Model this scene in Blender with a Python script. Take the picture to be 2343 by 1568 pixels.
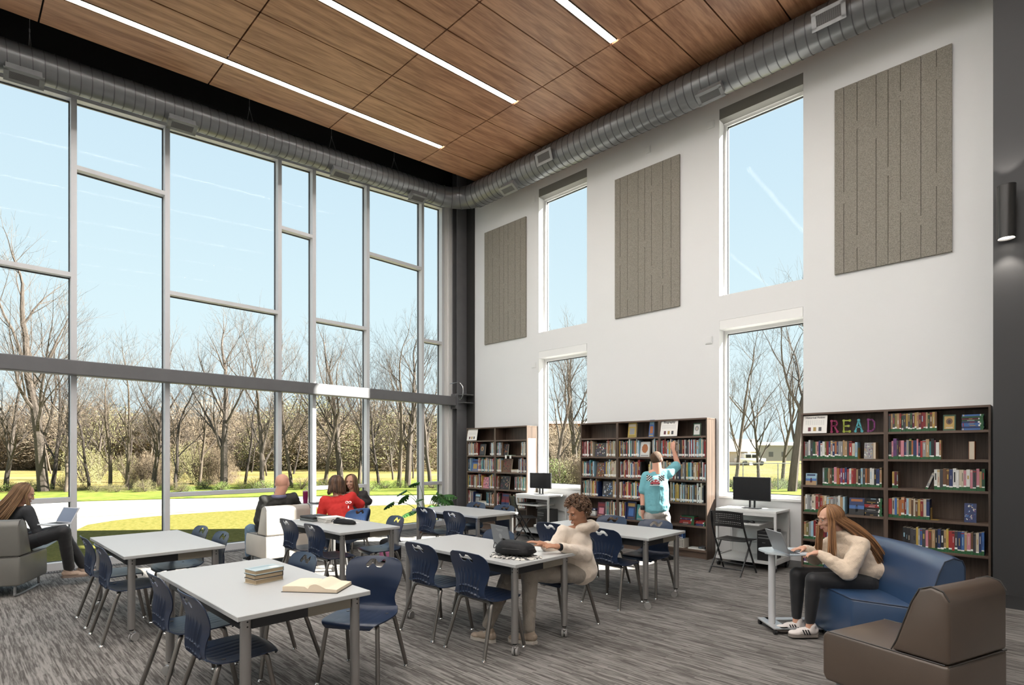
import bpy, bmesh, math, random
import numpy as np
from mathutils import Vector, Matrix, Quaternion, noise
random.seed(7)
for o in list(bpy.data.objects): bpy.data.objects.remove(o)
C = bpy.context.scene.collection
PI = math.pi

# ------------------------------------------------------------------ camera
F = 1268.0; CX = 1171.5; HY = 1038.0; EYE = 1.60; YAW = math.radians(44.2)
DV = Vector((-math.sin(YAW), math.cos(YAW), 0)); RV = Vector((math.cos(YAW), math.sin(YAW), 0))
cd = bpy.data.cameras.new('camera'); cam = bpy.data.objects.new('camera', cd); C.objects.link(cam)
cam.location = (0, 0, EYE); cam.rotation_euler = (PI/2, 0, YAW)
cd.sensor_width = 36.0; cd.lens = 36.0*F/2343.0
cd.shift_x = 0.0; cd.shift_y = (HY-784.0)/2343.0
cd.clip_start = 0.05; cd.clip_end = 2000
bpy.context.scene.camera = cam

# ------------------------------------------------------------------ sky, sun, exposure
S = bpy.context.scene
S.view_settings.view_transform = 'Standard'; S.view_settings.look = 'None'
S.view_settings.exposure = 0.14; S.view_settings.gamma = 1.0; S.view_settings.use_curve_mapping = False
W = bpy.data.worlds.new('sky'); S.world = W; W.use_nodes = True
nt = W.node_tree; nt.nodes.clear()
wo = nt.nodes.new('ShaderNodeOutputWorld'); bg = nt.nodes.new('ShaderNodeBackground')
tc = nt.nodes.new('ShaderNodeTexCoord'); sp = nt.nodes.new('ShaderNodeSeparateXYZ'); cr = nt.nodes.new('ShaderNodeValToRGB')
cr.color_ramp.elements[0].position = 0.0; cr.color_ramp.elements[0].color = (.78, .90, .94, 1)
cr.color_ramp.elements[1].position = .65; cr.color_ramp.elements[1].color = (.52, .70, .87, 1)
e = cr.color_ramp.elements.new(.22); e.color = (.70, .86, .93, 1)
nt.links.new(tc.outputs['Generated'], sp.inputs[0]); nt.links.new(sp.outputs['Z'], cr.inputs[0])
nt.links.new(cr.outputs[0], bg.inputs[0]); nt.links.new(bg.outputs[0], wo.inputs[0]); bg.inputs[1].default_value = 1.0
SUN = Vector((.85, 1.0, 1.0)).normalized()      # towards the sun
sl = bpy.data.lights.new('sun', 'SUN'); sl.energy = 36.0; sl.angle = math.radians(.6); sl.color = (1.0, .955, .88)
so = bpy.data.objects.new('sun', sl); C.objects.link(so); so.rotation_euler = SUN.to_track_quat('Z', 'Y').to_euler(); so.location = (20, 25, 25)

# ------------------------------------------------------------------ helpers
def J(px, py, dep):                       # a point of the place seen at that pixel, dep metres into it
    return Vector((0, 0, EYE)) + (DV + RV*((px-CX)/F) + Vector((0, 0, 1))*((HY-py)/F))*dep
def onz(px, py, z):
    return J(px, py, (z-EYE)*F/(HY-py))
MC = {}
def mat(name, col, rough=.6, metal=0.0, spec=.5, var=0.0, scale=30.0, bump=0.0, bscale=60.0, emit=None, es=0.0, sheen=0, coat=0, stretch=None, space='Object'):
    if name in MC: return MC[name]
    m = bpy.data.materials.new(name); m.use_nodes = True; n = m.node_tree; b = n.nodes['Principled BSDF']
    b.inputs['Base Color'].default_value = (*col, 1); b.inputs['Roughness'].default_value = rough
    b.inputs['Metallic'].default_value = metal; b.inputs['Specular IOR Level'].default_value = spec
    if sheen: b.inputs['Sheen Weight'].default_value = sheen
    if coat: b.inputs['Coat Weight'].default_value = coat; b.inputs['Coat Roughness'].default_value = .2
    if emit: b.inputs['Emission Color'].default_value = (*emit, 1); b.inputs['Emission Strength'].default_value = es
    t = n.nodes.new('ShaderNodeTexCoord'); mp = n.nodes.new('ShaderNodeMapping'); n.links.new(t.outputs[space], mp.inputs[0])
    if stretch: mp.inputs['Scale'].default_value = stretch
    if var:
        ns = n.nodes.new('ShaderNodeTexNoise'); ns.inputs['Scale'].default_value = scale; ns.inputs['Detail'].default_value = 3
        n.links.new(mp.outputs[0], ns.inputs[0]); r = n.nodes.new('ShaderNodeValToRGB')
        r.color_ramp.elements[0].position = .3; r.color_ramp.elements[1].position = .7
        r.color_ramp.elements[0].color = (*[max(0, c*(1-var)) for c in col], 1); r.color_ramp.elements[1].color = (*[min(1, c*(1+var)) for c in col], 1)
        n.links.new(ns.outputs[0], r.inputs[0]); n.links.new(r.outputs[0], b.inputs['Base Color'])
    if bump:
        n2 = n.nodes.new('ShaderNodeTexNoise'); n2.inputs['Scale'].default_value = bscale; n2.inputs['Detail'].default_value = 2
        n.links.new(mp.outputs[0], n2.inputs[0]); bp = n.nodes.new('ShaderNodeBump'); bp.inputs['Strength'].default_value = bump; bp.inputs['Distance'].default_value = .01
        n.links.new(n2.outputs[0], bp.inputs['Height']); n.links.new(bp.outputs[0], b.inputs['Normal'])
    MC[name] = m; return m
def ob(name, me, loc=None, parent=None):
    o = bpy.data.objects.new(name, me); C.objects.link(o)
    if parent: o.parent = parent
    if loc is not None: o.location = loc
    return o
def tag(o, label=None, cat=None, group=None, kind=None):
    if label: o['label'] = label
    if cat: o['category'] = cat
    if group: o['group'] = group
    if kind: o['kind'] = kind
    return o
def thing(name, label, cat, loc=(0, 0, 0), rz=0, group=None):
    o = bpy.data.objects.new(name, None); C.objects.link(o); o.empty_display_size = .1
    o.location = loc; o.rotation_euler = (0, 0, rz); return tag(o, label, cat, group)
def dup(root, loc, rz=None, label=None, group=None):
    r = root.copy(); C.objects.link(r); r.location = loc
    if rz is not None: r.rotation_euler = (0, 0, rz)
    if label: r['label'] = label
    if group: r['group'] = group
    for ch in root.children:
        c = ch.copy(); C.objects.link(c); c.parent = r
        for g in ch.children:
            d = g.copy(); C.objects.link(d); d.parent = c
    return r
class MB:
    def __init__(s): s.v = []; s.f = []; s.m = []; s.mi = 0
    def add(s, vs, fs, mi=None):
        n = len(s.v); s.v += [tuple(v) for v in vs]; s.f += [tuple(i+n for i in f) for f in fs]; s.m += [s.mi if mi is None else mi]*len(fs); return s
    def box(s, a, b, mi=None, M=None):
        x0, x1 = sorted((a[0], b[0])); y0, y1 = sorted((a[1], b[1])); z0, z1 = sorted((a[2], b[2]))
        vs = [Vector(p) for p in ((x0,y0,z0),(x1,y0,z0),(x1,y1,z0),(x0,y1,z0),(x0,y0,z1),(x1,y0,z1),(x1,y1,z1),(x0,y1,z1))]
        if M: vs = [M @ v for v in vs]
        return s.add(vs, [(3,2,1,0),(4,5,6,7),(0,1,5,4),(1,2,6,5),(2,3,7,6),(3,0,4,7)], mi)
    def rbox(s, a, b, r=.005, seg=2, mi=None, M=None):     # box with rounded edges
        bm = bmesh.new(); bmesh.ops.create_cube(bm, size=1)
        a = Vector(a); b = Vector(b); c = (a+b)/2; d = b-a
        for v in bm.verts: v.co = Vector((c[i]+v.co[i]*abs(d[i]) for i in range(3)))
        r = min(r, min(abs(x) for x in d)*.49)
        bmesh.ops.bevel(bm, geom=list(bm.edges), offset=r, segments=seg, profile=.5, affect='EDGES')
        bm.verts.ensure_lookup_table(); vs = [v.co.copy() for v in bm.verts]
        if M: vs = [M @ v for v in vs]
        fs = [[v.index for v in f.verts] for f in bm.faces]; bm.free(); return s.add(vs, fs, mi)
    def tube(s, pts, rad, n=10, cap=True, mi=None, closed=False):
        pts = [Vector(p) for p in pts]; rs = rad if isinstance(rad, (list, tuple)) else [rad]*len(pts)
        vs = []; fs = []; prev = None; N = len(pts)
        for i, p in enumerate(pts):
            if closed: t = pts[(i+1) % N]-pts[i-1]
            else: t = pts[min(i+1, N-1)]-pts[max(i-1, 0)]
            if t.length < 1e-9: t = Vector((0, 0, 1))
            t.normalize()
            if prev is None:
                u = t.orthogonal().normalized()
            else:
                u = prev-t*prev.dot(t)
                u = u.normalized() if u.length > 1e-6 else t.orthogonal().normalized()
            prev = u; w = t.cross(u)
            for k in range(n):
                a = 2*PI*k/n; vs.append(p+(u*math.cos(a)+w*math.sin(a))*rs[i])
        for i in range(N if closed else N-1):
            j = (i+1) % N
            for k in range(n): fs.append((i*n+k, i*n+(k+1) % n, j*n+(k+1) % n, j*n+k))
        if cap and not closed:
            fs.append(tuple(range(n-1, -1, -1))); fs.append(tuple((N-1)*n+k for k in range(n)))
        return s.add(vs, fs, mi)
    def cyl(s, a, b, r, n=20, r2=None, mi=None): return s.tube([a, b], [r, r if r2 is None else r2], n, True, mi)
    def lathe(s, prof, c=(0, 0, 0), n=24, mi=None):
        vs = []; fs = []
        for (r, z) in prof:
            for k in range(n): a = 2*PI*k/n; vs.append((c[0]+r*math.cos(a), c[1]+r*math.sin(a), c[2]+z))
        for i in range(len(prof)-1):
            for k in range(n): fs.append((i*n+k, i*n+(k+1) % n, (i+1)*n+(k+1) % n, (i+1)*n+k))
        fs.append(tuple(range(n-1, -1, -1))); fs.append(tuple((len(prof)-1)*n+k for k in range(n)))
        return s.add(vs, fs, mi)
    def prism(s, poly, z0, z1, mi=None, M=None):
        n = len(poly); vs = [Vector((p[0], p[1], z0)) for p in poly]+[Vector((p[0], p[1], z1)) for p in poly]
        if M: vs = [M @ v for v in vs]
        return s.add(vs, [tuple(range(n-1, -1, -1)), tuple(range(n, 2*n))]+[(i, (i+1) % n, n+(i+1) % n, n+i) for i in range(n)], mi)
    def build(s, name, mats, parent=None, smooth=False, loc=None, auto=None):
        me = bpy.data.meshes.new(name); me.from_pydata(s.v, [], s.f)
        for m in (mats if isinstance(mats, (list, tuple)) else [mats]): me.materials.append(m)
        me.polygons.foreach_set('material_index', s.m); me.update()
        if smooth or auto:
            me.polygons.foreach_set('use_smooth', [True]*len(me.polygons))
            if auto: me.set_sharp_from_angle(angle=math.radians(auto))
        return ob(name, me, loc, parent)
def smoothpath(pts, rads, n=6):           # Catmull-Rom through the points
    P = [Vector(p) for p in pts]; out = []; ro = []
    for i in range(len(P)-1):
        p0 = P[max(i-1, 0)]; p1 = P[i]; p2 = P[i+1]; p3 = P[min(i+2, len(P)-1)]
        for k in range(n):
            t = k/n; out.append(.5*((2*p1)+(p2-p0)*t+(2*p0-5*p1+4*p2-p3)*t*t+(3*p1-p0-3*p2+p3)*t**3)); ro.append(rads[i]*(1-t)+rads[i+1]*t)
    out.append(P[-1]); ro.append(rads[-1]); return out, ro
def struct(o): o['kind'] = 'structure'; return o

# ------------------------------------------------------------------ materials
M_wall = mat('white_paint', (.745, .75, .75), .7, bump=.03, bscale=200)
M_dark = mat('charcoal_paint', (.028, .028, .029), .55)
M_black = mat('black_void', (.008, .008, .008), .9)
M_alu = mat('painted_frame', (.60, .605, .62), .42, .05)
M_steel = mat('painted_steel', (.125, .125, .13), .5, var=.06, scale=6)
M_galv = mat('galvanised', (.175, .18, .185), .33, .45, var=.06, scale=5); M_seam = mat('duct_seam', (.10, .10, .105), .4, .4)
M_galv2 = mat('sheet_metal', (.25, .255, .26), .42, .4, var=.06, scale=14)
M_leg = mat('table_leg_metal', (.36, .35, .34), .35, .8)
M_cleg = mat('chair_leg_metal', (.22, .205, .19), .3, .85)
M_chrome = mat('chrome', (.75, .75, .75), .15, 1.0)
M_top = mat('laminate_top', (.46, .465, .46), .36, spec=.4)
M_edge = mat('laminate_edge', (.42, .42, .41), .5)
M_apron = mat('black_rail', (.02, .02, .022), .5)
M_navy = mat('navy_plastic', (.010, .022, .056), .34, spec=.7, bump=.03, bscale=600)
M_blk = mat('black_plastic', (.012, .012, .013), .4)
M_rub = mat('black_rubber', (.02, .02, .02), .7)
M_castor = mat('grey_castor', (.28, .27, .26), .5)
M_white = mat('white_gloss', (.82, .82, .81), .35)
M_paper = mat('paper', (.82, .80, .76), .8)
M_screen = mat('dark_screen', (.012, .012, .013), .18)
def wood(name, c1, c2, axis, scale=1.0, rough=.5):
    if name in MC: return MC[name]
    m = bpy.data.materials.new(name); m.use_nodes = True; n = m.node_tree; b = n.nodes['Principled BSDF']
    t = n.nodes.new('ShaderNodeTexCoord'); mp = n.nodes.new('ShaderNodeMapping'); n.links.new(t.outputs['Object'], mp.inputs[0])
    sc = [22*scale]*3; sc[axis] = 1.1*scale; mp.inputs['Scale'].default_value = sc
    a = n.nodes.new('ShaderNodeTexNoise'); a.inputs['Scale'].default_value = 1.0; a.inputs['Detail'].default_value = 6; a.inputs['Distortion'].default_value = .6
    n.links.new(mp.outputs[0], a.inputs[0])
    mp2 = n.nodes.new('ShaderNodeMapping'); sc2 = [90*scale]*3; sc2[axis] = 3*scale; mp2.inputs['Scale'].default_value = sc2; n.links.new(t.outputs['Object'], mp2.inputs[0])
    a2 = n.nodes.new('ShaderNodeTexNoise'); a2.inputs['Scale'].default_value = 1.0; a2.inputs['Detail'].default_value = 3; n.links.new(mp2.outputs[0], a2.inputs[0])
    mx = n.nodes.new('ShaderNodeMath'); mx.operation = 'MULTIPLY_ADD'; mx.inputs[1].default_value = .35
    ad = n.nodes.new('ShaderNodeMath'); ad.operation = 'MULTIPLY'; ad.inputs[1].default_value = .65
    n.links.new(a.outputs[0], ad.inputs[0]); n.links.new(a2.outputs[0], mx.inputs[0]); n.links.new(ad.outputs[0], mx.inputs[2])
    r = n.nodes.new('ShaderNodeValToRGB'); r.color_ramp.elements[0].position = .38; r.color_ramp.elements[1].position = .62
    r.color_ramp.elements[0].color = (*c1, 1); r.color_ramp.elements[1].color = (*c2, 1)
    n.links.new(mx.outputs[0], r.inputs[0]); n.links.new(r.outputs[0], b.inputs['Base Color']); b.inputs['Roughness'].default_value = rough
    MC[name] = m; return m
M_ceil = wood('walnut_ceiling', (.245, .105, .050), (.47, .25, .138), 1, .55, .45)
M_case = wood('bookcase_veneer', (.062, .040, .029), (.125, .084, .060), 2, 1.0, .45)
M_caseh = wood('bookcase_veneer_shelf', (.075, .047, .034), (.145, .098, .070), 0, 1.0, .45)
# carpet: plank tiles with broken streaks along x
def carpet():
    m = bpy.data.materials.new('carpet'); m.use_nodes = True; n = m.node_tree; b = n.nodes['Principled BSDF']
    t = n.nodes.new('ShaderNodeTexCoord')
    def chain(sc, det=2, rough=.5):
        mp = n.nodes.new('ShaderNodeMapping'); mp.inputs['Scale'].default_value = sc; n.links.new(t.outputs['Object'], mp.inputs[0])
        a = n.nodes.new('ShaderNodeTexNoise'); a.inputs['Scale'].default_value = 1.0; a.inputs['Detail'].default_value = det; a.inputs['Roughness'].default_value = rough
        n.links.new(mp.outputs[0], a.inputs[0]); return a.outputs[0]
    br = n.nodes.new('ShaderNodeTexBrick'); br.inputs['Scale'].default_value = 1.0; br.offset = .37
    br.inputs['Brick Width'].default_value = .34; br.inputs['Row Height'].default_value = .021; br.inputs['Mortar Size'].default_value = .0
    br.inputs['Color1'].default_value = (0, 0, 0, 1); br.inputs['Color2'].default_value = (1, 1, 1, 1); br.inputs['Bias'].default_value = 0.0
    n.links.new(t.outputs['Object'], br.inputs[0])
    mm = n.nodes.new('ShaderNodeMath'); mm.operation = 'MULTIPLY_ADD'; mm.inputs[1].default_value = .30
    s1 = chain((4.5, 75.0, 1), 3, .6); s2 = chain((1.0, 3.2, 1), 2); s3 = chain((260, 260, 260), 1)
    def ma(op, a, bb):
        q = n.nodes.new('ShaderNodeMath'); q.operation = op
        for i, x in enumerate((a, bb)):
            if isinstance(x, (int, float)): q.inputs[i].default_value = x
            else: n.links.new(x, q.inputs[i])
        return q.outputs[0]
    tot = ma('ADD', ma('ADD', ma('MULTIPLY', s1, .60), ma('MULTIPLY', s2, .16)), ma('ADD', ma('MULTIPLY', s3, .12), ma('MULTIPLY', br.outputs['Color'], .12)))
    r = n.nodes.new('ShaderNodeValToRGB'); r.color_ramp.elements[0].position = .42; r.color_ramp.elements[1].position = .58
    r.color_ramp.elements[0].color = (.082, .075, .069, 1); r.color_ramp.elements[1].color = (.25, .235, .22, 1)
    n.links.new(tot, r.inputs[0]); n.links.new(r.outputs[0], b.inputs['Base Color']); b.inputs['Roughness'].default_value = .95; b.inputs['Specular IOR Level'].default_value = .15
    bp = n.nodes.new('ShaderNodeBump'); bp.inputs['Strength'].default_value = .5; bp.inputs['Distance'].default_value = .006
    n.links.new(tot, bp.inputs['Height']); n.links.new(bp.outputs[0], b.inputs['Normal']); return m
M_carpet = carpet()
def glassmat():
    m = bpy.data.materials.new('window_glass'); m.use_nodes = True; n = m.node_tree; n.nodes.clear()
    o = n.nodes.new('ShaderNodeOutputMaterial'); mx = n.nodes.new('ShaderNodeMixShader'); t = n.nodes.new('ShaderNodeBsdfTransparent'); g = n.nodes.new('ShaderNodeBsdfGlossy')
    t.inputs[0].default_value = (.97, .985, .98, 1); g.inputs['Roughness'].default_value = .02
    f = n.nodes.new('ShaderNodeLayerWeight'); f.inputs[0].default_value = .5; p = n.nodes.new('ShaderNodeMath'); p.operation = 'POWER'; p.inputs[1].default_value = 5; q = n.nodes.new('ShaderNodeMath'); q.operation = 'MULTIPLY_ADD'; q.inputs[1].default_value = .10; q.inputs[2].default_value = .0012
    n.links.new(f.outputs['Facing'], p.inputs[0]); n.links.new(p.outputs[0], q.inputs[0]); n.links.new(q.outputs[0], mx.inputs[0])
    n.links.new(t.outputs[0], mx.inputs[1]); n.links.new(g.outputs[0], mx.inputs[2]); n.links.new(mx.outputs[0], o.inputs[0]); return m
M_glass = glassmat()

# ------------------------------------------------------------------ the room shell
XG = -9.85; YW = 8.33; SL = .08
def zc(y): return 6.605+SL*y
MB().box((XG-.25, -5.5, -.12), (4.6, YW+.02, 0)).build('floor', M_carpet)['kind'] = 'structure'
# back wall with four window openings
WX = [(-7.35, -6.163), (-3.654, -2.463)]; LO = (.95, 3.64); UP = (4.02, 6.89)
b = MB(); y0, y1 = YW, YW+.28; ZT = 8.31
b.box((-9.9, y0, 0), (WX[0][0], y1, ZT)).box((WX[0][1], y0, 0), (WX[1][0], y1, ZT)).box((WX[1][1], y0, 0), (4.6, y1, ZT))
for (xa, xb) in WX:
    b.box((xa, y0, -.15), (xb, y1, LO[0])).box((xa, y0, LO[1]), (xb, y1, UP[0])).box((xa, y0, UP[1]), (xb, y1, ZT))
b.build('wall_back', M_wall)['kind'] = 'structure'
MB().box((-.435, 7.69, .14), (4.6, YW-.002, ZT)).build('wall_right', M_dark)['kind'] = 'structure'
b = MB(); b.box((-.435, 7.678, 0), (4.6, 7.705, .14)).box((-.435, 7.672, .125), (4.6, 7.68, .14)); struct(b.build('baseboard_right', mat('dark_base', (.035, .035, .036), .4)))
b = MB(); b.box((-9.25, YW-.012, 0), (WX[1][1]+2.0, YW, .10)); struct(b.build('baseboard_back', mat('grey_base', (.18, .18, .18), .5)))
MB().box((4.6, -5.5, 0), (4.8, YW+.28, ZT)).build('wall_side', M_wall)['kind'] = 'structure'
MB().box((XG-.25, -5.7, 0), (4.8, -5.5, ZT)).build('wall_rear', M_wall)['kind'] = 'structure'
# roof deck and bulkhead above the glass
b = MB(); b.box((XG-.3, -5.7, 8.3), (4.8, YW+.3, 8.5)); struct(b.build('roof_deck', M_black))
b = MB(); hz = lambda y: 6.53+.083*(y-1.313)+.10
b.add([(XG-.05, -5.5, hz(-5.5)), (XG-.05, YW, hz(YW)), (XG-.05, YW, 8.3), (XG-.05, -5.5, 8.3), (XG-.2, -5.5, hz(-5.5)), (XG-.2, YW, hz(YW)), (XG-.2, YW, 8.3), (XG-.2, -5.5, 8.3)], [(3,2,1,0), (4,5,6,7), (0,1,5,4), (3,7,6,2), (0,4,7,3), (1,2,6,5)])
struct(b.build('bulkhead', M_black))
b = MB(); b.box((-9.5, YW-.01, 7.3), (-8.5, YW, 8.3)); struct(b.build('trim_1', M_black))
# wood ceiling of plank panels, seams left open
xs = [-8.535+i*.612 for i in range(22)]; seams = [-4.68, -2.85, -1.02, .81, 2.615, 4.45, 6.28, 8.32]; seams = [6.28-1.83*i for i in range(7, -1, -1)]; ys = [y for y in seams]+[YW]
b = MB(); g = .009
for i in range(len(xs)-1):
    if xs[i] > 4.5: continue
    for j in range(len(ys)-1):
        xa, xb, ya, yb = xs[i]+g, min(xs[i+1], 4.6)-g, ys[j]+g, ys[j+1]-g
        # the light slots interrupt the first panel row beside them
        cut = None
        if ys[j+1] <= 6.29 and i % 3 == 1: cut = (xa-g+.0, xa+.12)
        if cut: xa = cut[1]
        zz = [zc(ya), zc(yb)]
        b.add([(xa, ya, zz[0]), (xb, ya, zz[0]), (xb, yb, zz[1]), (xa, yb, zz[1]), (xa, ya, zz[0]+.03), (xb, ya, zz[0]+.03), (xb, yb, zz[1]+.03), (xa, yb, zz[1]+.03)], [(3,2,1,0), (4,5,6,7), (0,1,5,4), (1,2,6,5), (2,3,7,6), (3,0,4,7)])
struct(b.build('ceiling', M_ceil))
b = MB(); ya, yb = -6.5, YW
b.add([(-8.54, ya, zc(ya)+.06), (4.6, ya, zc(ya)+.06), (4.6, yb, zc(yb)+.06), (-8.54, yb, zc(yb)+.06), (-8.54, ya, zc(ya)+.09), (4.6, ya, zc(ya)+.09), (4.6, yb, zc(yb)+.09), (-8.54, yb, zc(yb)+.09)], [(3,2,1,0), (4,5,6,7), (0,1,5,4), (1,2,6,5), (2,3,7,6), (3,0,4,7)])
struct(b.build('ceiling_backing', mat('dark_backing', (.02, .012, .01), .8)))
# linear lights in the slots
M_emit = mat('light_diffuser', (1, 1, 1), .5, emit=(1.0, .965, .92), es=50.0)
M_lhouse = mat('light_housing', (.10, .06, .03), .5)
k = 0
names = {1: 'long linear ceiling light nearest the window wall', 4: 'middle linear ceiling light of the wood ceiling', 7: 'short run of linear ceiling light nearest the right duct'}
for i in (1, 4, 7, 10, 13, 16):
    x0 = xs[i]+.006; x1 = x0+.112; ya = -5.4; yb = 6.255
    t = thing('linear_light', names.get(i, 'linear ceiling light out of view, %s slot counted from the windows' % ['', 'second', 'third', 'fourth', 'fifth', 'sixth', 'seventh'][i//3+1]), 'ceiling light', (x0, 0, 0))
    def sl_box(xa, xb, dz0, dz1, name, m, ya=ya, yb=yb):
        b = MB(); b.add([(xa, ya, zc(ya)+dz0), (xb, ya, zc(ya)+dz0), (xb, yb, zc(yb)+dz0), (xa, yb, zc(yb)+dz0), (xa, ya, zc(ya)+dz1), (xb, ya, zc(ya)+dz1), (xb, yb, zc(yb)+dz1), (xa, yb, zc(yb)+dz1)], [(3,2,1,0), (4,5,6,7), (0,1,5,4), (1,2,6,5), (2,3,7,6), (3,0,4,7)])
        return b.build(name, m, t)
    sl_box(.010, .102, .004, .010, 'diffuser', M_emit)
    hb = MB()
    sl_box(0, .010, -.004, .045, 'housing_side', M_lhouse); sl_box(.102, .112, -.004, .045, 'housing_side', M_lhouse)

# ------------------------------------------------------------------ the window wall
MY = [-3.3, -2.2, -.25, 1.243, 2.38, 4.11, 4.745, 5.868, 7.205, 7.76]; MW = .066; XI = XG+.13
b = MB()
def hd(y): return 6.53+.083*(y-1.313)
for y in MY:
    z1 = hd(y)+.05
    b.box((XG-.047, y, .003), (XI-.002, y+MW, z1))
def slab(b, ya, yb, x0, x1, za0, za1, zb0, zb1): b.add([(x0, ya, za0), (x1, ya, za0), (x1, yb, zb0), (x0, yb, zb0), (x0, ya, za1), (x1, ya, za1), (x1, yb, zb1), (x0, yb, zb1)], [(3,2,1,0), (4,5,6,7), (0,1,5,4), (1,2,6,5), (2,3,7,6), (3,0,4,7)])
slab(b, -5.5, 7.83, XG-.05, XI, hd(-5.5), hd(-5.5)+.12, hd(7.83), hd(7.83)+.12)      # sloped head
b.box((XG-.05, -5.5, 0), (XI, 7.83, .105))                                            # sill
TR = {2: (4.05, .93), 3: (5.56,), 4: (4.05, .93), 5: (5.56,), 6: (4.05, .93), 7: (5.56,), 8: (4.03, .915)}
for i, zs in TR.items():
    for z in zs: b.box((XG-.045, MY[i]+MW, z), (XI-.004, MY[i+1], z+.06))
b.box((XG-.05, -5.5, 4.05), (XI-.004, MY[2], 4.11))
wf = b.build('window_1', M_alu); struct(wf)
b = MB(); slab(b, -5.5, 7.80, XG-.004, XG+.004, .05, hd(-5.5)+.05, .05, hd(7.8)+.05); struct(b.build('glazing', M_glass))
M_gask = mat('black_gasket', (.02, .025, .03), .5)
b = MB(); MYY = MY+[7.76]
for i in range(2, len(MY)-1):
    ya, yb = MY[i]+MW, MY[i+1]; zz = sorted([.105]+[z for z in TR.get(i, ())]+[z+.06 for z in TR.get(i, ())])
    b.box((XG-.012, yb-.012, .105), (XG+.012, yb, hd(yb)))
    slab(b, ya, yb, XG-.012, XG+.012, hd(ya)-.014, hd(ya)+.001, hd(yb)-.014, hd(yb)+.001)
    for z in TR.get(i, ()): b.box((XG-.012, ya, z-.012), (XG+.012, yb, z))
    b.box((XG-.012, ya, .105), (XG+.012, yb, .113))
struct(b.build('window_gasket', M_gask))
# pale jamb wall at the end of the glazing, dark niche and H column
b = MB(); b.box((XG-.05, 7.83, 0), (XG+.12, 7.93, 7.6)).box((XG-.05, 7.93, 0), (XG+.155, 8.34, 7.6)); struct(b.build('trim_2', mat('pale_jamb', (.76, .755, .74), .6)))
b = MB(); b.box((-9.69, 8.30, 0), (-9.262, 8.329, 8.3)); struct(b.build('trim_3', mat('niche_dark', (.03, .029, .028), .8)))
t = thing('steel_column', 'dark grey steel column standing in the corner beside the windows', 'column', (-9.5, 8.15, 0))
b = MB(); b.box((-.16, -.14, 0), (-.145, .14, 7.9)); b.box((-.01, -.14, 0), (.005, .14, 7.9)) ; b.box((-.145, -.006, 0), (-.01, .006, 7.9)); b.build('column_section', M_steel, t)
b = MB()
for z in (2.72, 2.90): b.box((.005, -.13, z), (.25, .13, z+.012))
b.box((.005, -.145, 2.58), (.02, .05, 3.0)); b.build('stiffener_plate', M_steel, t)
# hollow horizontal beam in front of the mullions
t = thing('steel_beam', 'long dark grey steel beam crossing the window wall at mid height', 'beam', (-9.6, 0, 2.77))
b = MB(); b.rbox((-.09, -5.4, -.10), (.09, 8.0, .10), .012, 2); b.build('beam_tube', M_steel, t)
b = MB(); b.box((-.12, 8.0, -.17), (.13, 8.015, .17)); b.build('end_plate', M_steel, t)
b = MB()
for xx in (-.08, .09):
    for zz in (-.135, .135): b.cyl((xx, 7.985, zz), (xx, 8.0, zz), .014, 6)
b.build('plate_bolt', M_galv2, t)
b = MB(); p, r = smoothpath([(-.02, 7.9, .38), (.10, 7.95, .40), (.19, 8.0, .40), (.27, 8.03, .30), (.27, 8.03, .12), (.2, 8.02, .03), (.16, 8.02, .05)], [.008]*7, 6); b.tube(p, r, 8)
tag(b.build('conduit_pipe', M_chrome, loc=(-9.6, 0, 2.77)), 'small bent metal conduit clipped to the corner column above the beam end', 'conduit')
# floor grille along the window wall
b = MB(); b.box((XI+.02, -.2, 0), (XI+.17, 7.6, .003), 0)
y = -.2
while y < 7.58:
    b.box((XI+.03, y, .003), (XI+.16, y+.012, .009), 1); y += .03
tag(struct(b.build('trim_4', [M_blk, M_galv2])), kind='structure')

# windows of the back wall
for wi, (xa, xb) in enumerate(WX):
    for li, (za, zb) in enumerate((LO, UP)):
        b = MB(); yf = YW+.17; fw = .045; top = zb-(.135 if li == 0 else .16)
        b.box((xa+.001, yf, za+.001), (xa+fw, yf+.08, top+.02)).box((xb-fw, yf, za+.001), (xb-.001, yf+.08, top+.02)).box((xa+fw, yf+.001, za+.001), (xb-fw, yf+.079, za+.045)).box((xa+fw, yf+.001, top-.05), (xb-fw, yf+.079, top+.019))
        w = struct(b.build('window_%d' % (2+wi*2+li), M_white))
        b = MB(); gt = .010
        for (p, q) in (((xa+fw, yf+.03, za+.045), (xa+fw+gt, yf+.05, top-.05)), ((xb-fw-gt, yf+.03, za+.045), (xb-fw, yf+.05, top-.05)), ((xa+fw, yf+.03, top-.05-gt*1.5), (xb-fw, yf+.05, top-.05)), ((xa+fw, yf+.03, za+.045), (xb-fw, yf+.05, za+.055))): b.box(p, q)
        b.build('gasket', M_gask, w)
        MB().box((xa+.03, yf+.036, za+.03), (xb-.03, yf+.042, top-.03)).build('pane', M_glass, w)
        b = MB()
        if li == 0: b.box((xa+.004, YW-.004, zb-.135), (xb-.004, YW+.165, zb-.004)); b.build('shade_box', M_white, w)
        else: b.box((xa, YW+.002, zb-.16), (xb, YW+.16, zb), 0); b.build('shade_pocket', mat('shade_grey', (.20, .195, .18), .7), w)
        if li == 0: MB().rbox((xa-.0, YW-.03, za-.03), (xb, yf, za+.004), .004).build('sill', M_white, w)
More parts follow.
